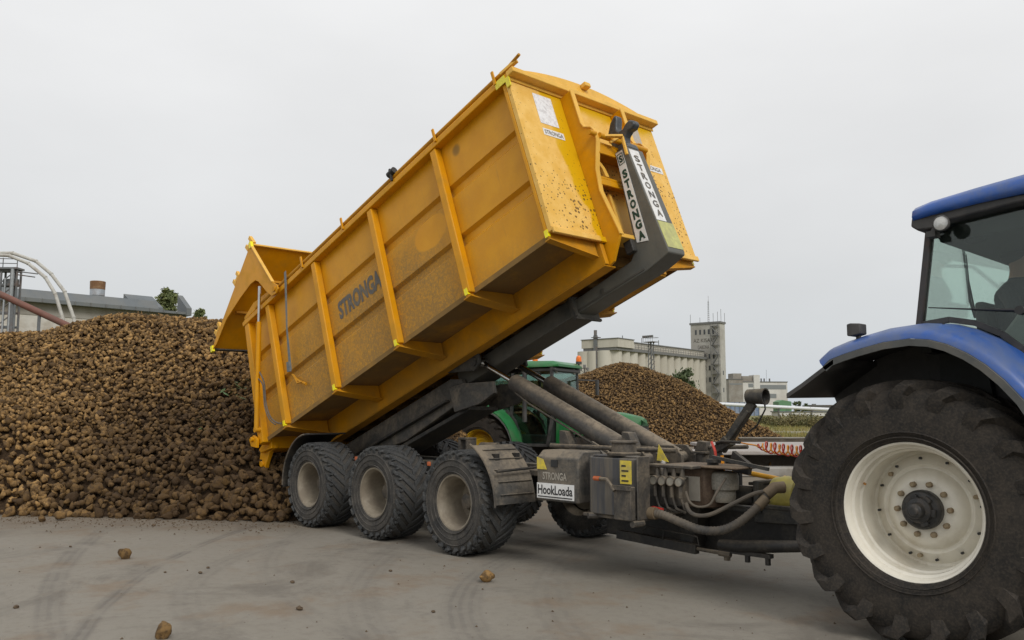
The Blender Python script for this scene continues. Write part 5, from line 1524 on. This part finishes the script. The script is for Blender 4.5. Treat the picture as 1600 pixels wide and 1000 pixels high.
G = sqmap(0, 21.3)
lg = thing('loading_ledge', 'low concrete loading ledge with a pale top in front of the distant beet heap', 'ledge', G.translation, rot=G.to_3x3(), world=False)
m = MB(); m.prism([(-1.5, 0), (16, 0), (16, 6.2), (5.7, 6.2), (5.7, .9), (-1.5, .9)], 'z', .50, .60); m.build('ledge_slab', m_concp, lg, bevel=.02)
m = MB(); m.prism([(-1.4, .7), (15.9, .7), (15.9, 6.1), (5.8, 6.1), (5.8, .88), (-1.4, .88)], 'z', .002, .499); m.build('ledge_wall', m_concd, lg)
m = MB(); m.box(-1.5, 16, -.5, .25, .002, .22); m.build('ledge_kerb', m_conc, lg, bevel=.03)
for k in range(6):
    m = MB(); m.box(-1.2 + 3.0 * k, -.9 + 3.0 * k, .5, .8, .003, .498); m.build('ledge_pier', m_conc, lg)
S = nr.uniform(-1.2, 9, 170); QQ = 21.3 + nr.uniform(.45, 1.15, 170)
me = beets_mesh('spilled_beets', SH1, world_pts(S, QQ, nr.uniform(.05, .16, 170)), np.full(170, 1.2), nr.uniform(0, .6, 170))
o = bpy.data.objects.new('spilled_beets', me); COL.objects.link(o); tag(o, 'spilled beets lying in the dark recess under the concrete ledge', 'spilled beets', kind='stuff')
G = sqmap(8, 39.5)
kw = thing('low_wall', 'low weathered wall at the field edge right of the distant beet heap', 'wall', G.translation, rot=G.to_3x3(), world=False)
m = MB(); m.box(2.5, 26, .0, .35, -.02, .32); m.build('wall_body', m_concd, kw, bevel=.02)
m = MB(); m.box(2.45, 26.05, -.03, .38, .322, .38); m.build('wall_coping', m_conc, kw, bevel=.015)

# ------------------------------------------------------------------ vegetation
def leaf_mat(name, c0, c1):
    t = NT(name); t.rough(.75); n = t.noise(.9, 5, .7); n2 = t.noise(6, 3)
    c = t.mix(t.ramp(n, .35, .65), c0, c1); t.color(t.mix(t.math('MULTIPLY', t.ramp(n2, .4, .7), .5), c, tuple(x * .6 for x in c0)))
    return t.m


m_leaf = leaf_mat('tree_leaves', (.05, .075, .03), (.11, .14, .055)); m_leaf2 = leaf_mat('willow_leaves', (.09, .115, .04), (.19, .21, .075))
m_weed = leaf_mat('weed_leaves', (.10, .105, .035), (.21, .165, .07)); m_bark = M('bark', (.10, .075, .05), .9)


def plant(name, label, cat, base, h, rad, nclump, nleaf, ls, mat, group=None, trunk=True, flat=.8, low=.25):
    t = thing(name, label, cat, base, group=group, world=False)
    cl = []
    for k in range(nclump):
        a = rnd.uniform(0, 6.28); r = rad * math.sqrt(rnd.random()) * .75; z = h * (low + (1 - low) * rnd.random() ** .8)
        r *= 1 - .5 * ((z / h - .45) / .55) ** 2 if z > .45 * h else 1
        cl.append((Vector((r * math.cos(a), r * math.sin(a), z)), rad * rnd.uniform(.25, .5)))
    m = MB()
    for c_, cr in cl:
        for k in range(nleaf):
            p = c_ + Vector((rnd.gauss(0, 1), rnd.gauss(0, 1), rnd.gauss(0, flat))) * cr * .5
            u_ = Vector((rnd.gauss(0, 1), rnd.gauss(0, 1), rnd.gauss(0, 1))).normalized(); w_ = u_.cross(Vector((rnd.gauss(0, 1), rnd.gauss(0, 1), rnd.gauss(0, 1)))).normalized()
            l_ = ls * rnd.uniform(.6, 1.3)
            m.add([p - u_ * l_, p + w_ * l_ * .5, p + u_ * l_, p - w_ * l_ * .5], [(0, 1, 2, 3)])
    m.build('crown', mat, t, smooth=False, fix=False)
    m = MB()
    if trunk:
        m.tube([(0, 0, -.1), (rad * .03, 0, h * .3), (0, rad * .04, h * .75)], [h * .035, h * .025, h * .01], 8)
    for c_, cr in cl[::2]: m.tube([(0, 0, h * low * .6), c_ * .55 + Vector((0, 0, h * .1)), c_], [h * .015, h * .01, h * .004], 5)
    m.build('trunk', m_bark, t)
    return t


def at_q(px, q): return zq(px, 642, q)[0]


for px, q, h_, rad, lab in ((1068, 190, 10.6, 3.1, 'rounded dark green tree in front of the silo row'), (1040, 195, 9.4, 2.3, 'lower green tree left of the rounded one in front of the silos'), (1013, 200, 11.4, 1.9, 'loose green tree top rising behind the distant heap, leftmost before the silos')):
    plant('tree', lab, 'tree', sq(at_q(px, q), q), h_, rad, 34, 80, .38, m_leaf, 'trees before the silos')
for px, q, h_, rad, lab in ((255, 108, 16.9, 1.6, 'bushy tree top showing above the grey roof'), (308, 115, 15.2, 1.1, 'small tree top showing between the grey roof and the open tailgate')):
    plant('tree', lab, 'tree', sq(at_q(px, q), q), h_, rad, 50, 60, .30, m_leaf2, 'trees beyond the grey building', low=.55)
for k, px in enumerate((1243, 1250, 1258)):
    plant('tree', ('small far tree beside the green shed, leftmost of three', 'middle one of three small far trees beside the green shed', 'small far tree beside the green shed, rightmost of three')[k], 'tree', sq(at_q(px, 290), 290), 4.3 + .5 * (k % 2), 1.2, 14, 30, .4, m_leaf, 'far trees by the green shed')
for k, (px, q, h_, rad) in enumerate(((1205, 98, 1.2, 1.6), (1228, 88, 1.25, 2.0), (1250, 92, 1.5, 2.4), (1275, 85, 1.3, 2.2), (1302, 90, 1.4, 2.5), (1190, 110, 1.1, 1.5))):
    h_ *= .62; plant('weed_bush', ('low weed bush on the field just right of the hose mast', 'brownish weed bush between the hose mast and the tractor tyre', 'tallest weed bush in the middle of the field strip', 'weed bush beside the edge of the big tractor tyre', 'weed bush half hidden by the big tractor tyre', 'low weed bush behind the hose mast')[k], 'bush', sq(at_q(px, q), q), h_, rad, 26, 50, .13, m_weed, 'weed bushes on the field', trunk=False, flat=.5, low=.15)
m = MB()
for k in range(9000):
    q_ = 44 + 80 * rnd.random() ** 1.6; s_ = rnd.uniform(.24, .42) * q_
    if 61 < q_ < 69: continue
    p = sq(s_, q_, -.03); h_ = rnd.uniform(.12, .38); a = rnd.uniform(0, 6.28); w_ = Vector((math.cos(a), math.sin(a), 0)) * rnd.uniform(.02, .05); l_ = Vector((rnd.gauss(0, .08), rnd.gauss(0, .08), h_))
    m.add([p - w_, p + w_, p + l_], [(0, 1, 2)])
o = m.build('grass', leaf_mat('dry_grass', (.16, .165, .035), (.32, .25, .085)), None, smooth=False, fix=False); tag(o, 'rough dry grass on the field beyond the yard', 'grass', kind='stuff')

# ------------------------------------------------------------------ far buildings
def hz(px, py, q): return zq(px, py, q)[1]


m_silo = M('silo_concrete', (.52, .495, .43), .9, 0, (.38, .35, .29), .5, .06, .08, stretch=(1, 1, .25)); m_silodark = M('silo_dark', (.16, .16, .155), .9); m_tower = M('tower_render', (.44, .43, .39), .9, 0, (.27, .25, .22), .5, .08, .08)
m_win = M('dark_window', (.05, .055, .06), .25); m_steel = M('weathered_steel', (.14, .15, .155), .7, 0, (.17, .10, .07), .4, 1.0); m_roofgrey = M('grey_sheet_roof', (.125, .14, .15), .7, 0, (.19, .19, .18), .4, .25, .08)
m_wallbeige = M('weathered_render', (.30, .285, .255), .9, 0, (.20, .17, .14), .5, .2, .08); m_wallwhite = M('whitewashed_wall', (.55, .53, .49), .9, 0, (.33, .28, .22), .5, .35, .08)
m_wallpale = M('pale_factory_wall', (.58, .57, .54), .9, 0, (.42, .39, .35), .35, .08, .05)

qa, qb = 252., 300.
sa, sb = at_q(965, qa), at_q(1108, qb)
ang = math.atan2(qb - qa, sb - sa); L_ = math.hypot(qb - qa, sb - sa)
G = sqmap(sa, qa, ang)
silo = thing('grain_silo_row', 'long row of pale concrete grain silos under a flat gallery in the distance', 'grain silos', G.translation, rot=G.to_3x3(), world=False)
ztop = hz(965, 547, qa); zg = hz(965, 531, qa)
n_c = 13; pitch_ = L_ / n_c
for k in range(n_c):
    m = MB(); m.lathe([(0, pitch_ * .5), (ztop, pitch_ * .5)], (pitch_ * (k + .5), pitch_ * .5, 0), 28, 'z'); m.build('silo_cell', m_silo, silo)
for k in range(3):
    rad = 2.6
    m = MB(); m.lathe([(0, rad), (ztop, rad)], (rad * .35, pitch_ * .5 + 3.6 * (k + .55), 0), 24, 'z'); m.build('silo_cell', m_silo, silo)
m = MB(); m.box(-.6, L_ + 1, -.4, 11.5, ztop + .01, ztop + .9); m.build('gallery_floor', m_silodark, silo)
m = MB(); m.box(.2, L_ + 1, 1.0, 10.2, ztop + .91, zg - .2); m.box(-.8, 8.5, -.9, 12.0, ztop + .92, zg + .35); g_ = m.build('gallery', m_silo, silo)
m = MB(); m.box(8.6, L_ + 1, .7, 10.6, zg - .19, zg + .15); m.box(-1.0, 8.7, -1.1, 12.2, zg + .36, zg + .6); m.build('gallery_roof', m_silodark, silo)
m = MB()
for z_ in (ztop + 1.4, ztop + 2.1): m.box(8.6, L_, -.42, -.34, z_, z_ + .12)
for k in range(30): m.box(8.6 + k * (L_ - 8.6) / 30, 8.7 + k * (L_ - 8.6) / 30, -.42, -.34, ztop + .9, ztop + 2.2)
m.build('gallery_rail', m_steel, silo)
m = MB(); m.box(-1.3, -.7, 6.2, 7.4, 0, zg + 1.6); m.cyl((-1, 6.8, zg + 1.6), (-1, 6.8, zg + 3.2), .5, 8); m.box(-1.6, .2, 5.6, 8, zg + .9, zg + 1.1); m.build('bucket_lift', m_steel, silo)
for x_ in (10, 22, 33):
    m = MB(); m.cyl((x_, 4, zg + .1), (x_, 4, zg + 2.2), .15, 6); m.build('roof_vent', m_steel, silo)

qc = 296.; scn = at_q(1128, qc)
G = sqmap(scn, qc, R_(-38))
tw = thing('elevator_tower', 'tall pale concrete elevator tower with rows of small windows and aerials on top', 'tower', G.translation, rot=G.to_3x3(), world=False)
zt = hz(1128, 505, qc); wl = (scn - at_q(1087, qc)) / math.cos(R_(38)) * .965; wr = (at_q(1141, qc) - scn) / math.sin(R_(38)) * .90
m = MB(); m.box(-wl, 0, 0, wr, 0, zt); m.build('tower_wall', m_tower, tw)
m = MB(); m.box(-wl - .3, .3, -.3, wr + .3, zt + .01, zt + .7); m.build('tower_roof', m_silodark, tw)
for z_ in (zt - 3.6, zt - 12.3, zt - 16.4, zt - 20.5):
    for k in range(5):
        m = MB(); m.box(-wl + 1.7 + 1.65 * k, -wl + 2.35 + 1.65 * k, -.06, -.004, z_, z_ + 1.7); m.build('window', m_win, tw)
for z_ in (zt - 18, zt - 24):
    m = MB(); m.box(.004, .06, 1.6, 2.3, z_, z_ + 1.5); m.build('window', m_win, tw)
m = MB()
for k in range(9):
    z_ = 1 + k * (zt - 2) / 9; z2 = 1 + (k + 1) * (zt - 2) / 9
    x0, x1 = (-2.6, -.4) if k % 2 else (-.4, -2.6)
    m.bar((x0, -.9, z_), (x1, -.9, z2), .9, .25); m.box(-3.0, -.1, -1.5, -.2, z2, z2 + .15); m.box(-3.0, -2.9, -1.5, -1.4, z2, z2 + 1.0); m.box(-.2, -.1, -1.5, -1.4, z2, z2 + 1.0); m.box(-3.0, -.1, -1.5, -1.45, z2 + .95, z2 + 1.0)
for x_ in (-3.0, -.2): m.box(x_, x_ + .15, -1.5, -1.35, 0, zt + .5)
m.build('fire_stair', m_silodark, tw)
for x_, y_, hh in ((-wl, 0, 3.2), (-wl + 3.2, 1, 2.0), (-2.6, .5, 3.2), (-1, .6, 3.6), (0, 1.2, 4.5), (0, wr, 3.4)):
    m = MB(); m.cyl((x_, y_, zt + .6), (x_, y_, zt + .6 + hh), .07, 6); m.build('rod_aerial', m_steel, tw)
m = MB(); xm, ym = -wl * .45, 2.
for a, b in ((-.25, -.25), (.25, -.25), (0, .3)): m.cyl((xm + a, ym + b, zt + .6), (xm + a * .3, ym + b * .3, zt + 8.5), .06, 5)
for k in range(10): m.box(xm - .25, xm + .25, ym - .25, ym + .25, zt + 1 + k * .75, zt + 1.06 + k * .75)
m.cyl((xm, ym, zt + 8.4), (xm, ym, zt + 10.3), .05, 5); m.build('lattice_mast', m_steel, tw)
lettering('tower_lettering', 'AZ KISARS', m_inkgrey, (-wl + 1.0, -.01, zt - 6.4), (1, 0, 0), (0, 0, 1), 8.2, 1.35, tw, .01, .03)
lettering('tower_lettering', 'GABONA', m_inkgrey, (-wl + 2.6, -.01, zt - 8.8), (1, 0, 0), (0, 0, 1), 4.4, 1.35, tw, .01, .03)

# flood light mast in front of the silos
q_ = 170.; s_ = at_q(1019, q_)
fm = thing('floodlight_mast', 'lattice floodlight mast standing in front of the silo row', 'light mast', sq(s_, q_), world=False)
zm = hz(1019, 535, q_)
m = MB()
for a, b in ((-.55, -.55), (.55, -.55), (.55, .55), (-.55, .55)): m.cyl((a, b, 0), (a * .6, b * .6, zm), .09, 5)
for k in range(16):
    z0 = zm * k / 16; z1 = zm * (k + 1) / 16
    for s2 in (-1, 1): m.bar((-.5, s2 * .5, z0), (.5, s2 * .5, z1), .07, .07); m.bar((s2 * .5, -.5, z0), (s2 * .5, .5, z1), .07, .07)
m.build('mast_lattice', m_steel, fm)
m = MB(); m.box(-1.2, 1.2, -1.0, 1.0, zm, zm + .12)
for x_ in (-1.2, 1.2): m.box(x_ - .03, x_ + .03, -1, 1, zm + .9, zm + .96)
for y_ in (-1, 1): m.box(-1.2, 1.2, y_ - .03, y_ + .03, zm + .9, zm + .96)
m.build('mast_platform', m_steel, fm)
for k in range(5):
    m = MB(); x_ = -1.1 + .55 * k; m.box(x_ - .2, x_ + .2, -1.15, -.9, zm + .85, zm + 1.35); m.cyl((x_, -.95, zm + .1), (x_, -.95, zm + .85), .04, 5); m.build('flood_lamp', m_steel, fm, bevel=.05)
# small distant mast beside the green tractor
q_ = 150.; s_ = at_q(914, q_)
fm = thing('floodlight_mast', 'small dark lamp mast seen between the green tractor and the silos', 'light mast', sq(s_, q_), world=False)
zm = hz(914, 576, q_)
m = MB(); m.cyl((0, 0, 0), (0, 0, zm), .16, 6); m.build('mast_pole', m_steel, fm)
m = MB(); m.box(-.9, .9, -.2, .2, zm, zm + .15); m.cyl((0, 0, zm + .1), (0, 0, zm + .7), .25, 8)
for x_ in (-.8, .8): m.box(x_ - .18, x_ + .18, -.35, .0, zm - .35, zm); m.bar((x_ * .9, 0, zm - .3), (0, 0, zm - .9), .08, .08)
m.build('flood_lamps', m_steel, fm, bevel=.03)

# pale factory beside the tower
def face_s(px, q): return at_q(px, q)


q_ = 325.; s0 = at_q(1140, q_); G = sqmap(s0, q_, R_(8))
fb = thing('factory_building', 'pale flat roofed factory building with ribbon windows right of the tower', 'building', G.translation, rot=G.to_3x3(), world=False)
W1, W2 = at_q(1163, q_) - s0, at_q(1238, q_) - s0
zb = hz(1150, 593, q_); zc = hz(1200, 597, q_)
m = MB(); m.box(0, W1, 0, 14, 0, zb); m.build('grey_block', m_wallbeige, fb)
m = MB(); m.box(W1 + .02, W2, .6, 16, 0, zc); m.box(at_q(1182, q_) - s0, at_q(1192, q_) - s0, .3, 5, zc * .2, zc + 2.8); m.build('pale_wall', m_wallpale, fb)
m = MB(); m.box(W1 + .3, at_q(1183, q_) - s0, 1.2, 8, zc + .02, zc + 2.4); m.box(at_q(1149, q_) - s0, at_q(1163, q_) - s0, 1, 6, zb + .02, zb + 2.4); m.build('roof_house', m_wallbeige, fb)
m = MB(); m.box(-.2, W1 + .2, -.2, 14, zb, zb + .3); m.box(W1 + .2, W2 + .2, .4, 16, zc, zc + .35); m.build('flat_roof', m_silodark, fb)
for x0, x1, z0, z1 in ((1173, 1181, 605, 599), (1192, 1236, 608, 601), (1173, 1181, 620, 614), (1205, 1219, 622, 615), (1141, 1162, 601, 599)):
    m = MB(); yy = .0 if x1 < 1164 else .6
    m.box(at_q(x0, q_) - s0, at_q(x1, q_) - s0, yy - .06, yy - .005, hz(x0, z0, q_), hz(x0, z1, q_)); m.build('ribbon_window', M('ribbon_glazing', (.20, .215, .22), .3), fb)
for px, hh, rv in ((1196, 1.6, .3), (1201, 1.6, .3), (1206, 1.6, .3), (1210, 5, .05), (1215, 1.6, .3)):
    m = MB(); m.cyl((at_q(px, q_) - s0, 4, zc), (at_q(px, q_) - s0, 4, zc + hh), rv, 8); m.build('roof_vent', m_steel, fb)
q_ = 280.; s0 = at_q(1217, q_); G = sqmap(s0, q_)
sh = thing('green_shed', 'small green metal shed below the pale factory building', 'shed', G.translation, rot=G.to_3x3(), world=False)
W1 = at_q(1237, q_) - s0; zt_ = hz(1225, 625, q_)
m = MB(); m.prism([(0, 0), (W1, 0), (W1, zt_ - .5), (W1 * .3, zt_), (0, zt_ - .6)], 'y', 0, 6); m.build('shed_wall', M('green_sheet', (.10, .22, .11), .6), sh)
m = MB(); m.box(W1 * .55, W1 * .85, -.06, -.005, .1, 2.2); m.build('shed_door', M('green_door', (.08, .17, .09), .6), sh)
# blue panel fence
q_ = 240.; s0 = at_q(1126, q_); G = sqmap(s0, q_)
bf = thing('blue_fence', 'faded blue panel fence at the foot of the elevator tower', 'fence', G.translation, rot=G.to_3x3(), world=False)
W1 = at_q(1186, q_) - s0; zt_ = hz(1150, 628.5, q_)
m = MB(); m.box(0, W1, 0, .1, .3, zt_); m.build('fence_panel', M('faded_blue_panel', (.10, .16, .28), .7, 0, (.33, .36, .40), .6, .5, .2), bf)
for k in range(9):
    m = MB(); m.box(W1 * k / 8 - .08, W1 * k / 8 + .08, -.1, -.002, 0, zt_ + .15); m.build('fence_post', m_steel, bf)
q_ = 260.; s0 = at_q(1218, q_); G = sqmap(s0, q_)
lw = thing('long_white_shed', 'long low whitish building behind the white pipeline', 'building', G.translation, rot=G.to_3x3(), world=False)
W1 = at_q(1330, q_) - s0
m = MB(); m.box(0, W1, 0, 8, 0, hz(1260, 644, q_)); m.build('shed_wall', m_wallpale, lw); m = MB(); m.box(-.3, W1, -.3, 8.3, hz(1260, 644, q_) + .01, hz(1260, 644, q_) + .3); m.build('flat_roof', m_roofgrey, lw)
q_ = 300.; s0 = at_q(1270, q_); G = sqmap(s0, q_)
dk = thing('dark_hut', 'small dark hut on the horizon left of the blue tractor fender', 'hut', G.translation, rot=G.to_3x3(), world=False)
m = MB(); m.box(0, 7, 0, 5, 0, hz(1280, 634, q_)); m.box(.4, 1.6, 1, 2, hz(1280, 634, q_), hz(1280, 631, q_)); m.build('hut_wall', m_silodark, dk); m = MB(); m.box(-.3, 7.3, -.3, 5.3, hz(1280, 634, q_) + .01, hz(1280, 634, q_) + .3); m.build('hut_roof', m_steel, dk)
# white pipeline on trestles
a_, b_ = zq(1120, 631, 130), zq(1345, 642.5, 130)
pp = thing('white_pipeline', 'long white pipeline on thin trestles crossing behind the field', 'pipeline', sq(0, 130), world=False)
pa, pb = sq(a_[0], 0, a_[1]), sq(b_[0], 0, b_[1])
pa = pa + (pa - pb) * .6
m = MB(); m.cyl(pa, pb, .26, 12); m.build('pipe', M('white_pipe_paint', (.62, .64, .66), .4), pp)
for k in range(7):
    p = pa.lerp(pb, (k + .5) / 7)
    m = MB(); m.box(p.x - .1, p.x + .1, p.y - .1, p.y + .1, -.03, p.z - .25); m.box(p.x - .4, p.x + .4, p.y - .12, p.y + .12, p.z - .36, p.z - .26); m.build('trestle', m_steel, pp)

# grey building behind the heap
qa, qb = 70., 80.
sa, sb = at_q(-60, qa - 3), at_q(287, qb)
qa -= 3
ang = math.atan2(qb - qa, sb - sa); L_ = math.hypot(qb - qa, sb - sa)
G = sqmap(sa, qa, ang)
gb = thing('grey_hall', 'long grey roofed industrial hall behind the big beet heap', 'building', G.translation, rot=G.to_3x3(), world=False)
ze = hz(287, 492.5, qb); zr = hz(280, 474, qb) + .3
ztop = 1
m = MB(); m.box(0, L_, .3, 13, 0, ze - 1.05); m.build('white_wall', m_wallwhite, gb)
m = MB(); m.box(0, L_, .25, 13.1, ze - 1.04, ze - .02); m.build('upper_wall', m_wallbeige, gb)
m = MB(); m.prism([(-.5, ze), (-.5, ze + .22), (5.5, zr - .95), (7.5, zr - .95), (13.6, ze + .2), (13.6, ze)], 'x', -.3, L_ - .4)
m.prism([(-.55, ze - .01), (-.55, ze + .3), (.0, ze + 1.05), (.3, ze + 1.05), (.3, ze - .01)], 'x', -.31, L_ - 3.0)
rf = m.build('roof', m_roofgrey, gb)
m = MB()
for k in range(14): m.box(L_ * k / 14, L_ * k / 14 + .06, -.62, -.56, ze - .0, ze + .32)
m.build('roof_seams', m_silodark, rf)
m = MB(); m.prism([(-.6, ze - .1), (-.6, ze + .6), (1.4, ze + 2.0), (1.4, ze - .1)], 'x', L_ - .39, L_ + .1); m.build('gable_parapet', m_roofgrey, gb)
m = MB(); m.prism([(4.0, ze - .1), (4.0, ze + 1.0), (6.6, zr + .9), (6.6, ze - .1)], 'x', L_ - 3.4, L_ - .6); m.build('gable_parapet', m_roofgrey, gb)
def hall_x(px, off):
    k = (px - 800) / FPX / (math.cos(PITCH)) * .985
    return (k * (qa + off * math.cos(ang)) - sa + off * math.sin(ang)) / (math.cos(ang) - k * math.sin(ang))
xg = hall_x(140, 4); zv = hz(140, 462, 76)
m = MB(); m.lathe([(ze, .58), (zv + .2, .58), (zv + .25, .64), (hz(140, 448, 76), .64), (hz(140, 448, 76), .62)], (xg, 4, 0), 24, 'z'); v_ = m.build('roof_vent', M('zinc_vent', (.38, .41, .44), .5, .3, (.28, .22, .17), .3, 1), gb)
m = MB(); m.lathe([(hz(140, 448, 76), .65), (hz(140, 435.5, 76), .67), (hz(140, 435, 76), .64), (hz(140, 440, 76), .6)], (xg, 4, 0), 24, 'z'); m.build('vent_cap', M('rusty_cap', (.30, .19, .10), .8, .1, (.16, .075, .035), .7, 1.2, .2), v_)
m = MB(); m.lathe([(zv - 1.2, .9), (zv + .1, .60)], (xg, 4, 0), 24, 'z'); m.build('vent_collar', m_roofgrey, v_)
for px in (31, 42, 118, 204, 221):
    x_ = hall_x(px, 5); m = MB(); m.cyl((x_, 5, zr - .5), (x_, 5, zr + .25), .06, 6); m.build('roof_pipe', m_steel, rf)

# steel pipe tower at the left edge, the arched pipes and the brown pipe
q_ = 46.; G = sqmap(at_q(10, q_), q_)
st = thing('steel_tower', 'rusty steel pipe tower at the left edge above the heap', 'steel tower', G.translation, rot=G.to_3x3(), world=False)
zt_ = hz(10, 421, q_)
m = MB(); W1 = .42
for x_ in (-1.6, -.75, -.2, .1): m.cyl((x_, 0, 0), (x_, 0, zt_), .06, 8); m.cyl((x_, .4, 0), (x_, .4, zt_), .06, 8)
for k in range(12):
    z_ = zt_ * (k + 1) / 12; m.box(-1.6, .1, -.04, .04, z_ - .12, z_); m.box(-1.6, .1, .37, .43, z_ - .12, z_); m.bar((-.75, -.05, z_ - .75), (.1, -.05, z_ - .05), .05, .05)
m.build('tower_frame', m_steel, st)
m = MB(); m.cyl((-.05, -.15, 0), (-.05, -.15, zt_), .09, 10); m.cyl((-.45, -.1, 0), (-.45, -.1, zt_ - .5), .05, 8); m.build('riser_pipe', M('galvanised_pipe', (.36, .38, .39), .5, .4), st)
m = MB(); m.box(-2, .2, -.2, .55, zt_, zt_ + .1)
for x_ in (-.6, .18): m.cyl((x_, -.15, zt_), (x_, -.15, zt_ + .62), .025, 6)
m.cyl((-2, -.15, zt_ + .62), (.18, -.15, zt_ + .55), .025, 6); m.cyl((-2, -.15, zt_ + .35), (.18, -.15, zt_ + .3), .025, 6); m.build('tower_platform', m_steel, st)
m = MB(); m.cyl((.08, 0, hz(20, 424, q_)), (1.25, 0, hz(53, 428, q_)), .035, 6); m.cyl((.08, 0, hz(20, 429, q_)), (1.1, 0, hz(50, 433, q_)), .035, 6); m.box(-.7, .05, .1, .35, zt_ - .95, zt_ - .5); m.build('outrigger_pipes', m_steel, st)
m_pale = M('lagged_pipe', (.46, .45, .41), .7, 0, (.30, .26, .22), .4, 2)
q_ = 44.
ap = thing('arched_pipes', 'pair of pale arched pipes bending down behind the heap at the left', 'pipes', sq(0, q_), world=False)
for l_, yo in (([(-90, 396), (0, 395.4), (19.6, 395.4), (56, 408), (80, 428), (101, 455.6), (115, 496), (122, 540)], 0.), ([(-90, 401), (0, 400), (19.6, 401), (49, 413), (75.6, 434.6), (91, 460), (103, 499), (108, 540)], -.3)):
    pts = []
    for px, py in l_:
        s_, z_ = zq(px, py, q_); pts.append(RH * s_ + DH * yo + Vector((0, 0, z_)))
    m = MB(); m.tube(pts, .088, 12)
    for p, p2 in zip(pts[2:-1], pts[3:]):
        d_ = (p2 - p).normalized(); m.cyl(p - d_ * .03, p + d_ * .03, .105, 12)
    m.build('arched_pipe', m_pale, ap)
a_, b_ = zq(-40, 441, 40), zq(130, 520, 40)
bp = thing('brown_pipe', 'thick red-brown sloping pipe running down behind the left heap', 'pipe', sq(0, 40), world=False)
m = MB(); m.cyl(RH * a_[0] + Vector((0, 0, a_[1])), RH * b_[0] + Vector((0, 0, b_[1])), .155, 16); m.build('pipe', M('red_brown_pipe', (.16, .065, .045), .6, 0, (.12, .09, .075), .4, 1), bp)
m = MB()
for f_ in (.1, .35, .6, .85):
    p = (RH * a_[0] + Vector((0, 0, a_[1]))).lerp(RH * b_[0] + Vector((0, 0, b_[1])), f_); m.box(p.x - .06, p.x + .06, p.y - .06, p.y + .06, 0, p.z - .1)
m.build('pipe_support', m_steel, bp)

# ------------------------------------------------------------------ sky and sun
SUN_EL, SUN_AZ = R_(38), R_(-18)       # direction of the veiled sun, azimuth measured from +X towards +Y
wd = bpy.data.worlds.new('World'); SC.world = wd; wd.use_nodes = True
nt = wd.node_tree; nd = nt.nodes; lk_ = nt.links
bg = nd['Background']; out = nd['World Output']
sky = nd.new('ShaderNodeTexSky'); sky.sky_type = 'NISHITA'; sky.sun_disc = False
sky.sun_elevation = SUN_EL; sky.sun_rotation = R_(90) - SUN_AZ; sky.dust_density = 4; sky.air_density = 1.5
lk_.new(sky.outputs[0], bg.inputs[0]); bg.inputs[1].default_value = .07
tc = nd.new('ShaderNodeTexCoord'); sp = nd.new('ShaderNodeSeparateXYZ'); lk_.new(tc.outputs['Generated'], sp.inputs[0])
cr = nd.new('ShaderNodeValToRGB'); e = cr.color_ramp
e.elements[0].position = 0; e.elements[0].color = (.635, .685, .73, 1)
e.elements[1].position = 1.0; e.elements[1].color = (1.05, 1.05, 1.06, 1)
for p, c in ((.06, (.67, .70, .725)), (.18, (.76, .77, .78)), (.34, (.875, .877, .88)), (.55, (.97, .97, .97))):
    x = e.elements.new(p); x.color = (*c, 1)
lk_.new(sp.outputs['Z'], cr.inputs[0])
nz = nd.new('ShaderNodeTexNoise'); nz.inputs['Scale'].default_value = 2.2; nz.inputs['Detail'].default_value = 5; nz.inputs['Roughness'].default_value = .5
mp = nd.new('ShaderNodeMapping'); mp.inputs['Scale'].default_value = (1, 1, 2.6); lk_.new(tc.outputs['Generated'], mp.inputs[0]); lk_.new(mp.outputs[0], nz.inputs['Vector'])
mr = nd.new('ShaderNodeMapRange'); mr.inputs['From Min'].default_value = .3; mr.inputs['From Max'].default_value = .7; mr.inputs['To Min'].default_value = .94; mr.inputs['To Max'].default_value = 1.045; lk_.new(nz.outputs['Fac'], mr.inputs[0])
vm = nd.new('ShaderNodeVectorMath'); vm.operation = 'SCALE'; lk_.new(cr.outputs[0], vm.inputs[0]); lk_.new(mr.outputs[0], vm.inputs['Scale'])
bg2 = nd.new('ShaderNodeBackground'); lk_.new(vm.outputs[0], bg2.inputs[0]); bg2.inputs[1].default_value = 1.0
mx = nd.new('ShaderNodeMixShader'); mx.inputs[0].default_value = .93; lk_.new(bg.outputs[0], mx.inputs[1]); lk_.new(bg2.outputs[0], mx.inputs[2]); lk_.new(mx.outputs[0], out.inputs[0])
sl_ = bpy.data.lights.new('sun', 'SUN'); sl_.energy = 1.5; sl_.angle = R_(20); sl_.color = (1, .965, .91)
so = bpy.data.objects.new('sun', sl_); COL.objects.link(so)
dv = Vector((math.cos(SUN_EL) * math.cos(SUN_AZ), math.cos(SUN_EL) * math.sin(SUN_AZ), math.sin(SUN_EL)))
so.rotation_euler = dv.to_track_quat('Z', 'Y').to_euler(); so.location = dv * 60

for o in bpy.data.objects:
    if '_w' in o: del o['_w']
SC.view_settings.view_transform = 'Standard'; SC.view_settings.look = 'None'; SC.view_settings.exposure = 0; SC.view_settings.gamma = 1
SC.render.resolution_x, SC.render.resolution_y = 1024, 640
